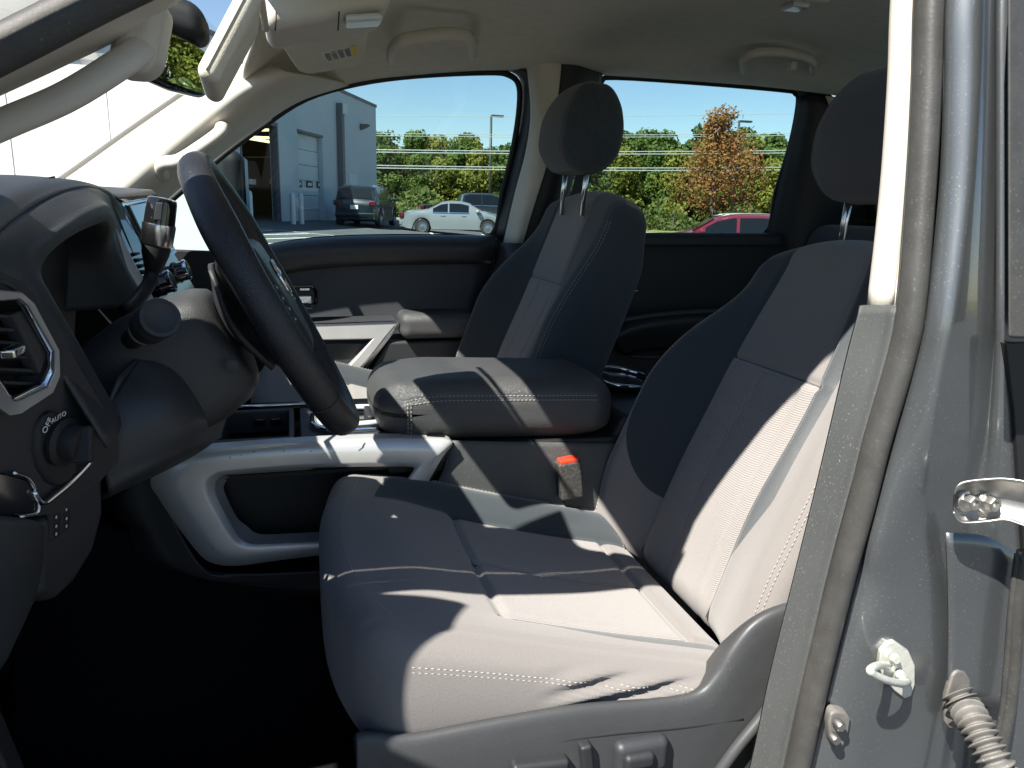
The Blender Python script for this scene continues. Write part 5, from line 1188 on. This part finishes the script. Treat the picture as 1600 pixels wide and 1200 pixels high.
# ---- vehicles
def interp(tab, x): 
    return float(np.interp(x, [t[0] for t in tab], [t[1] for t in tab]))
def car(name, label, cat, pos, head, prof, col, Lc, Wc, belt, wheels, wr, glass_spans, front_glass, rear_glass, cabin, taper=.20, lowz=.22, tail=True, rails=False, bed=None):
    x0, y0 = pos[0], pos[1]; z0 = pos[2] if len(pos) > 2 else zg(x0, y0)
    t = thing(name, (x0, y0, z0), label, cat)
    hd = Vector((math.cos(head), math.sin(head), 0)); sd2 = Vector((-hd.y, hd.x, 0))
    def W(x, y, z): return Vector((x0, y0, z0))+hd*(x-Lc/2)+sd2*y+Vector((0, 0, z))
    pm = mat(name+'_paint', col, .25, metal=.35, coat=.8, var=.03, vscale=2)
    def hw(x): 
        e = min(x, Lc-x); return Wc/2*(1-.16*(1-smooth(0, .55, e)))
    def tw(x, z):
        b = belt; tp = interp(prof, x)
        if z <= b: return hw(x)
        return hw(x)-(z-b)*taper*1.25-.03*smooth(b, b+.06, z)
    N_ = 56; secs = []
    for i in range(N_+1):
        x = Lc*i/N_; tp = interp(prof, x); b = min(belt, tp-.03); w = hw(x)
        low = lowz+.10*(1-smooth(0, .4, min(x, Lc-x)))
        for wx in wheels:                       # wheel arches
            dd_ = abs(x-wx)
            if dd_ < wr*1.18: low = max(low, wr+math.sqrt(max(0, (wr*1.18)**2-dd_**2)))
        low = min(low, b-.05)
        half = [(w*.86, low), (w*.985, low+.02), (w, lerp(low, b, .35)), (w*1.0, lerp(low, b, .75)), (w*.985, b), (tw(x, lerp(b, tp, .5)), lerp(b, tp, .5)), (tw(x, tp-.05), tp-.05 if tp-.05 > b else tp-.01), (max(.1, tw(x, tp)-.12), tp), (0, tp+.025)]
        sec = [W(x, y, z) for y, z in half]+[W(x, -y, z) for y, z in reversed(half[:-1])]
        secs.append(sec)
    V = [p for s_ in secs for p in s_]; m_ = len(secs[0]); F = []
    for i in range(N_):
        for k in range(m_-1): F.append((i*m_+k, i*m_+k+1, (i+1)*m_+k+1, (i+1)*m_+k))
        F.append((i*m_+m_-1, i*m_, (i+1)*m_, (i+1)*m_+m_-1))
    F.append(tuple(range(m_))); F.append(tuple(reversed(range(N_*m_, (N_+1)*m_))))
    body = fixn(mesh("body", V, F, pm, t)); es = body.modifiers.new("es", 'EDGE_SPLIT'); es.split_angle = R(50)
    gm = M.setdefault('carglass', mat('car_glass', (.008, .010, .012), .08, spec=.35))
    trim = M.setdefault('cartrim', mat('car_trim', (.02, .02, .02), .5))
    for sgn in (-1, 1):
        for (xa, xb) in glass_spans:
            pts = []
            n_ = 8
            for i in range(n_+1):
                x = lerp(xa, xb, i/n_); tp = interp(prof, x)-.09; pts.append((x, max(belt+.05, tp)))
            loop = [(xa, belt+.03), (xb, belt+.03)]+[(x, z) for x, z in reversed(pts)]
            prism("side_window", [W(x, sgn*(tw(x, z)+.006), z) for x, z in loop], sd2*sgn*.006, gm, t, 0)
            prism("window_strip", [W(xa-.02, sgn*(hw(xa)+.004), belt+.005), W(xb+.02, sgn*(hw(xb)+.004), belt+.005), W(xb+.02, sgn*(hw(xb)+.0), belt+.028), W(xa-.02, sgn*(hw(xa)+.0), belt+.028)], sd2*sgn*.012, M['chrome'], t, 0)
        mx_ = cabin[1]-.25
        mi_ = rbox("door_mirror", (.09, .10, .07), .05, (2, 2, 2), lambda p, s=sgn: W(mx_+p[0], s*(Wc/2+.10)+p[1], belt+.08+p[2]), pm, t)
        for xh in (cabin[0]+(cabin[1]-cabin[0])*.30, cabin[0]+(cabin[1]-cabin[0])*.66):
            box("door_handle", W(xh, sgn*(hw(xh)+.012), belt-.12), (.10, .012, .014), pm, t, .004, Matrix((hd, sd2, Vector((0, 0, 1)))).transposed())
        ll = box("tail_lamp", W(.07, sgn*(Wc/2-.20), belt-.12), (.10, .14, .10), M.setdefault('taillamp', mat('tail_lamp', (.09, .008, .008), .25, coat=.4)), t, .03, Matrix((hd, sd2, Vector((0, 0, 1)))).transposed())
        box("head_lamp", W(Lc-.12, sgn*(Wc/2-.27), belt-.24), (.12, .16, .06), M['lens'], t, .03, Matrix((hd, sd2, Vector((0, 0, 1)))).transposed())
        if rails: tube("roof_rail", [W(cabin[0]+.35+(cabin[1]-cabin[0]-1.1)*i/6, sgn*(Wc/2-.28), interp(prof, cabin[0]+.35+(cabin[1]-cabin[0]-1.1)*i/6)+.045) for i in range(7)], .018, M['greymetal'], t, 8)
    for sp_, nm in ((front_glass, "windscreen"), (rear_glass, "rear_window")):
        if not sp_: continue
        (xa, za), (xb, zb_) = sp_; dx_ = (zb_-za); nv = Vector((hd.x*dx_, hd.y*dx_, abs(xb-xa))) if nm == "windscreen" else Vector((-hd.x*dx_, -hd.y*dx_, abs(xb-xa)))
        nv.normalize()
        w1 = tw(xa, za)-.10; w2 = tw(xb, zb_)-.16
        prism(nm, [W(xa, -w1, za)+nv*.03, W(xa, w1, za)+nv*.03, W(xb, w2, zb_)+nv*.03, W(xb, -w2, zb_)+nv*.03], nv*.01, gm, t, 0)
    for wx in wheels:
        for sgn in (-1, 1):
            c = W(wx, sgn*(Wc/2-.11), wr); ax = sd2*sgn
            ty = lathe("tyre", [(.62*wr, -.11), (.93*wr, -.11), (wr, -.07), (wr, .07), (.93*wr, .105), (.66*wr, .11)], c, ax, M['tyre'], t, 28, False)
            rimo = lathe("rim", [(.66*wr, .05), (.66*wr, .104), (.60*wr, .106), (.56*wr, .06), (.2*wr, .07), (.18*wr, .09), (.0001, .092)], c, ax, M.setdefault('alloy', mat('alloy_rim', (.32, .33, .34), .3, metal=.9)), ty, 28)
    box("rear_bumper", W(.04, 0, .48), (.07, Wc/2-.12, .09), pm if not bed else M['chrome'], t, .03, Matrix((hd, sd2, Vector((0, 0, 1)))).transposed())
    box("licence_plate", W(-.035, 0, .80), (.008, .16, .08), M['paper'], t, .004, Matrix((hd, sd2, Vector((0, 0, 1)))).transposed())
    return t, W, pm
suvp = [(0, .86), (.06, 1.0), (.18, 1.16), (.42, 1.56), (.62, 1.64), (1.6, 1.70), (2.5, 1.68), (2.95, 1.56), (3.55, 1.14), (3.75, 1.08), (4.45, .94), (4.7, .70)]
pS = P(574, 350, 33)
vh = math.atan2(pS.y, pS.x)
car("parked_suv", "dark grey SUV parked beside the garage, seen from behind", "suv", (pS.x+.2, pS.y+2.0), vh-R(13), suvp, (.010, .016, .021), 4.7, 1.86, 1.08, (.85, 3.75), .37, ((.55, 1.25), (1.32, 2.2), (2.28, 3.15)), ((3.5, 1.16), (2.98, 1.54)), ((.16, 1.12), (.42, 1.52)), (.4, 3.5), rails=True)
sedp = [(0, .70), (.1, .88), (.3, .98), (1.0, 1.03), (1.2, 1.08), (1.75, 1.36), (2.1, 1.42), (2.6, 1.42), (3.0, 1.33), (3.6, 1.02), (3.8, .98), (4.5, .84), (4.75, .62)]
pC = P(712, 352, 34)
car("parked_sedan", "silver sedan parked across the lot, seen from its side", "sedan", (pC.x, pC.y), R(-13), sedp, (.27, .285, .295), 4.75, 1.75, .93, (.95, 3.78), .32, ((1.42, 2.05), (2.12, 2.95)), ((3.55, 1.02), (3.02, 1.30)), ((1.15, 1.08), (1.7, 1.33)), (1.1, 3.6))
pkp = [(0, 1.12), (.05, 1.28), (2.0, 1.28), (2.05, 1.28), (2.15, 1.8), (2.5, 1.90), (3.6, 1.90), (4.0, 1.80), (4.5, 1.32), (4.7, 1.26), (5.6, 1.15), (5.8, .85)]
pT = P(742, 345, 40)
car("parked_pickup", "black pickup truck parked behind the silver sedan", "pickup truck", (pT.x, pT.y, zg(pT.x, pT.y)), R(-4), pkp, (.016, .018, .022), 5.8, 1.95, 1.28, (1.1, 4.75), .40, ((2.25, 3.05), (3.15, 3.95)), ((4.45, 1.35), (4.05, 1.74)), None, (2.1, 4.4), taper=.16, bed=True)
rvp = [(0, .86), (.06, 1.0), (.18, 1.12), (.5, 1.52), (.75, 1.60), (1.6, 1.66), (2.5, 1.64), (3.0, 1.53), (3.75, 1.10), (3.95, 1.06), (4.65, .94), (4.9, .70)]
pM = P(1140, 368, 22.5)
car("parked_suv", "maroon SUV beyond the rear passenger window", "suv", (pM.x, pM.y, P(1140, 334, 22.5).z-1.68), R(180-22), rvp, (.22, .018, .035), 4.9, 1.88, 1.06, (.9, 3.85), .37, ((.62, 1.3), (1.38, 2.3), (2.40, 3.35)), ((3.7, 1.12), (3.05, 1.50)), ((.2, 1.1), (.5, 1.48)), (.5, 3.7), rails=True)

# ---- trees
def leafmat(name, c1, c2, c3=None):
    m = bpy.data.materials.new(name); m.use_nodes = True; N = m.node_tree.nodes; Lk = m.node_tree.links; b = N["Principled BSDF"]
    b.inputs["Roughness"].default_value = .7; b.inputs["Specular IOR Level"].default_value = .25
    at = N.new("ShaderNodeAttribute"); at.attribute_name = "leafcol"
    cr = N.new("ShaderNodeValToRGB"); cr.color_ramp.elements[0].color = (*c1, 1); cr.color_ramp.elements[1].color = (*c2, 1)
    if c3: e = cr.color_ramp.elements.new(.5); e.color = (*c3, 1)
    Lk.new(at.outputs["Fac"], cr.inputs[0]); Lk.new(cr.outputs[0], b.inputs["Base Color"])
    tr = N.new("ShaderNodeBsdfTranslucent"); Lk.new(cr.outputs[0], tr.inputs[0]); mx = N.new("ShaderNodeMixShader"); mx.inputs[0].default_value = .3
    out = N["Material Output"]; Lk.new(b.outputs[0], mx.inputs[1]); Lk.new(tr.outputs[0], mx.inputs[2]); Lk.new(mx.outputs[0], out.inputs[0])
    return m
M['leafA'] = leafmat('oak_leaves', (.040, .075, .014), (.12, .165, .030))
M['leafB'] = leafmat('maple_leaves', (.085, .115, .015), (.26, .24, .04))
M['leafC'] = leafmat('autumn_leaves', (.11, .11, .02), (.33, .22, .06), (.27, .10, .035))
M['leafD'] = leafmat('shrub_leaves', (.05, .085, .018), (.14, .15, .04))
M['bark'] = mat('bark', (.10, .075, .055), .95, var=.3, vscale=8, bump=.8, bscale=20)
def crown_mesh(name, h, w, nblob, nleaf, size, seed, cone=0.0, base=.25):
    rg_ = np.random.RandomState(seed); blobs = []
    for i in range(nblob):
        u = rg_.rand(); z = h*(base+(1-base)*u*.92); rr = w*(1-abs(u-.42)*1.05)*(1-cone*u)*.8; a = rg_.rand()*6.283; rr2 = rr*math.sqrt(rg_.rand())
        blobs.append((rr2*math.cos(a), rr2*math.sin(a), z, w*(.20+.20*rg_.rand())*(1-cone*.6*u), rg_.rand()))
    V = []; F = []; colr = []
    for i in range(nleaf):
        b = blobs[rg_.randint(nblob)]
        d = rg_.randn(3); d /= np.linalg.norm(d); rr = b[3]*(.55+.55*rg_.rand()**.5); c = np.array(b[:3])+d*rr*np.array([1, 1, .8])
        nn = d+rg_.randn(3)*.55; nn /= np.linalg.norm(nn); u = np.cross(nn, rg_.randn(3)); u /= np.linalg.norm(u)+1e-9; v = np.cross(nn, u)
        s = size*(.6+.8*rg_.rand()); k = len(V)
        V += [tuple(c-u*s-v*s*.5), tuple(c+u*s*.2-v*s*.7), tuple(c+u*s), tuple(c+u*s*.1+v*s*.7)]
        F.append((k, k+1, k+2, k+3)); q = min(1, max(0, .5*b[4]+.5*rg_.rand())); colr += [q]*4
    me = bpy.data.meshes.new(name); me.from_pydata(V, [], F); at = me.attributes.new("leafcol", 'FLOAT', 'POINT'); at.data.foreach_set("value", colr); me.update(); return me
def trunk_mesh(name, h, r, seed):
    rg_ = random.Random(seed); parts = []
    pts = [(rg_.uniform(-.1, .1)*i*.3, rg_.uniform(-.1, .1)*i*.3, h*i/6) for i in range(7)]; parts.append(tube_data(pts, [r*(1-.13*i) for i in range(7)], 8))
    for k in range(6):
        z = h*rg_.uniform(.35, .9); a = rg_.uniform(0, 6.28); l = h*.28; parts.append(tube_data([(0, 0, z), (math.cos(a)*l*.5, math.sin(a)*l*.5, z+l*.35), (math.cos(a)*l, math.sin(a)*l, z+l*.8)], [r*.4, r*.28, r*.12], 6))
    V = []; F = []
    for v, f in parts:
        o_ = len(V); V += [tuple(p) for p in v]; F += [tuple(i+o_ for i in q_) for q_ in f]
    me = bpy.data.meshes.new(name); me.from_pydata(V, [], F); me.update(); me.materials.append(M['bark']); return me
def tree(name, label, x, y, cm, tm, sc_, rz, group=None, z=None):
    t = thing(name, (x, y, zg(x, y) if z is None else z), label, "tree", group)
    t.rotation_euler = (0, 0, rz); t.scale = (sc_[0], sc_[0], sc_[1])
    for nm, me in (("crown", cm), ("trunk", tm)):
        o_ = bpy.data.objects.new(nm, me); C.objects.link(o_); o_.parent = t
    return t
crowns = []
for i in range(6):
    cm = crown_mesh("crown", 11, 3.9, 52, 7000, .23, 20+i, base=.12); cm.materials.append(M['leafA'] if i % 3 else M['leafB']); crowns.append((cm, trunk_mesh("trunk", 8, .22, i)))
rg_ = random.Random(5)
for row, (Y, n_, hs) in enumerate(((80, 16, .62), (86, 16, .74), (94, 17, .86))):
    for i in range(n_):
        px_ = 565+i*45+rg_.uniform(-14, 14)+row*17
        p = P(px_, 330, Y+rg_.uniform(-2, 2)); k = rg_.randrange(6)
        s_ = rg_.uniform(.88, 1.08)*hs*(1+.28*smooth(820, 960, px_)); yel = k % 3 == 0
        if px_ > 1215: k = 0 if rg_.random() < .6 else 3; yel = True
        kind_ = "yellowing" if yel else "green"; side_ = "front" if px_ < 850 else "rear"
        tree("woodland_tree", f"{kind_} deciduous tree of the far wood seen through the {side_} passenger window", p.x, p.y, crowns[k][0], crowns[k][1], (s_*rg_.uniform(.9, 1.15), s_*1.0), rg_.uniform(0, 6), f"{kind_} trees beyond the {side_} window")
# undergrowth along the wood
V = []; F = []; colr = []
for i in range(9000):
    px_ = 560+rg_.random()*760; Y = 66+rg_.random()*10; p = P(px_, 330, Y); z = zg(p.x, p.y)+rg_.random()**1.6*(1.9+1.2*math.sin(px_*.05)); s = .16+.14*rg_.random()
    nn = Vector((rg_.gauss(0, 1), rg_.gauss(0, 1)-.6, rg_.gauss(.6, 1))).normalized(); u = nn.orthogonal().normalized(); v = nn.cross(u); c = Vector((p.x, p.y, z)); k = len(V)
    V += [c-u*s, c-v*s*.7, c+u*s, c+v*s*.7]; F.append((k, k+1, k+2, k+3)); q_ = rg_.random(); colr += [q_]*4
ug = mesh("undergrowth", V, F, M['leafD'], None, False); at = ug.data.attributes.new("leafcol", 'FLOAT', 'POINT'); at.data.foreach_set("value", colr)
tag(ug, "low green undergrowth along the foot of the wood", "undergrowth", kind="stuff")
# the autumn tree and its neighbour sapling
pA = P(1118, 335, 30)
za = P(1118, 336, 30).z-.3; hA = P(1128, 163, 30).z-za
cmA = crown_mesh("crown", 1.0, .52, 90, 8500, .0105, 77, cone=.72, base=.14); cmA.materials.append(M['leafC'])
tree("autumn_tree", "orange and brown autumn tree behind the maroon SUV", pA.x, pA.y, cmA, trunk_mesh("trunk", .9, .022, 9), (hA*1.18, hA), .4, None, za)
pB = P(1052, 335, 34); cmB = crown_mesh("crown", 1.0, .33, 30, 900, .030, 78, cone=.5, base=.3); cmB.materials.append(M['leafB'])
tree("young_tree", "small yellow green sapling left of the autumn tree", pB.x, pB.y, cmB, trunk_mesh("trunk", .9, .018, 10), (2.3, 2.7), 1.0, None, P(1052, 356, 34).z)
# ---- light poles
M['pole'] = mat('pole_bronze', (.05, .05, .052), .5, metal=.4)
def lpole(px_, ytop, ybot, Y, label, arm):
    a, b = P(px_, ybot, Y), P(px_, ytop, Y); b.x, b.y = a.x, a.y
    t = thing("light_pole", a, label, "light pole", "parking lot light poles")
    tube("pole", [a, b], [.13, .09], M['pole'], t, 8)
    box("lamp_head", b+Vector((arm, 0, .02)), (abs(arm), .2, .07), M['pole'], t, .02)
lpole(765, 181, 330, 62, "tall parking lot light pole seen through the front window", .5)
lpole(1143, 189, 330, 58, "parking lot light pole behind the autumn tree", .55)
# ---- overhead wires
M['wire'] = mat('aluminium_wire', (.75, .76, .74), .35, metal=.6)
for i, (ya, yb, r_) in enumerate(((178, 171, .018), (204, 203, .022), (208, 206, .022), (229, 230, .035), (233, 234, .035), (253, 257, .035), (257, 261, .035))):
    a, b = P(300, ya, 58), P(1500, yb, 58); pts = []
    for k in range(25):
        p = a.lerp(b, k/24); p.z -= .35*math.sin(math.pi*k/24); pts.append(p)
    names = ["topmost overhead wire crossing the sky", "second overhead wire from the top, crossing the sky", "third overhead wire from the top", "fourth overhead wire from the top, before the trees", "fifth overhead wire from the top, before the trees", "second lowest overhead wire, before the trees", "lowest overhead wire, before the trees"]
    tag(tube("overhead_wire", pts, r_, M['wire'], None, 6), names[i], "wire", "overhead power wires")
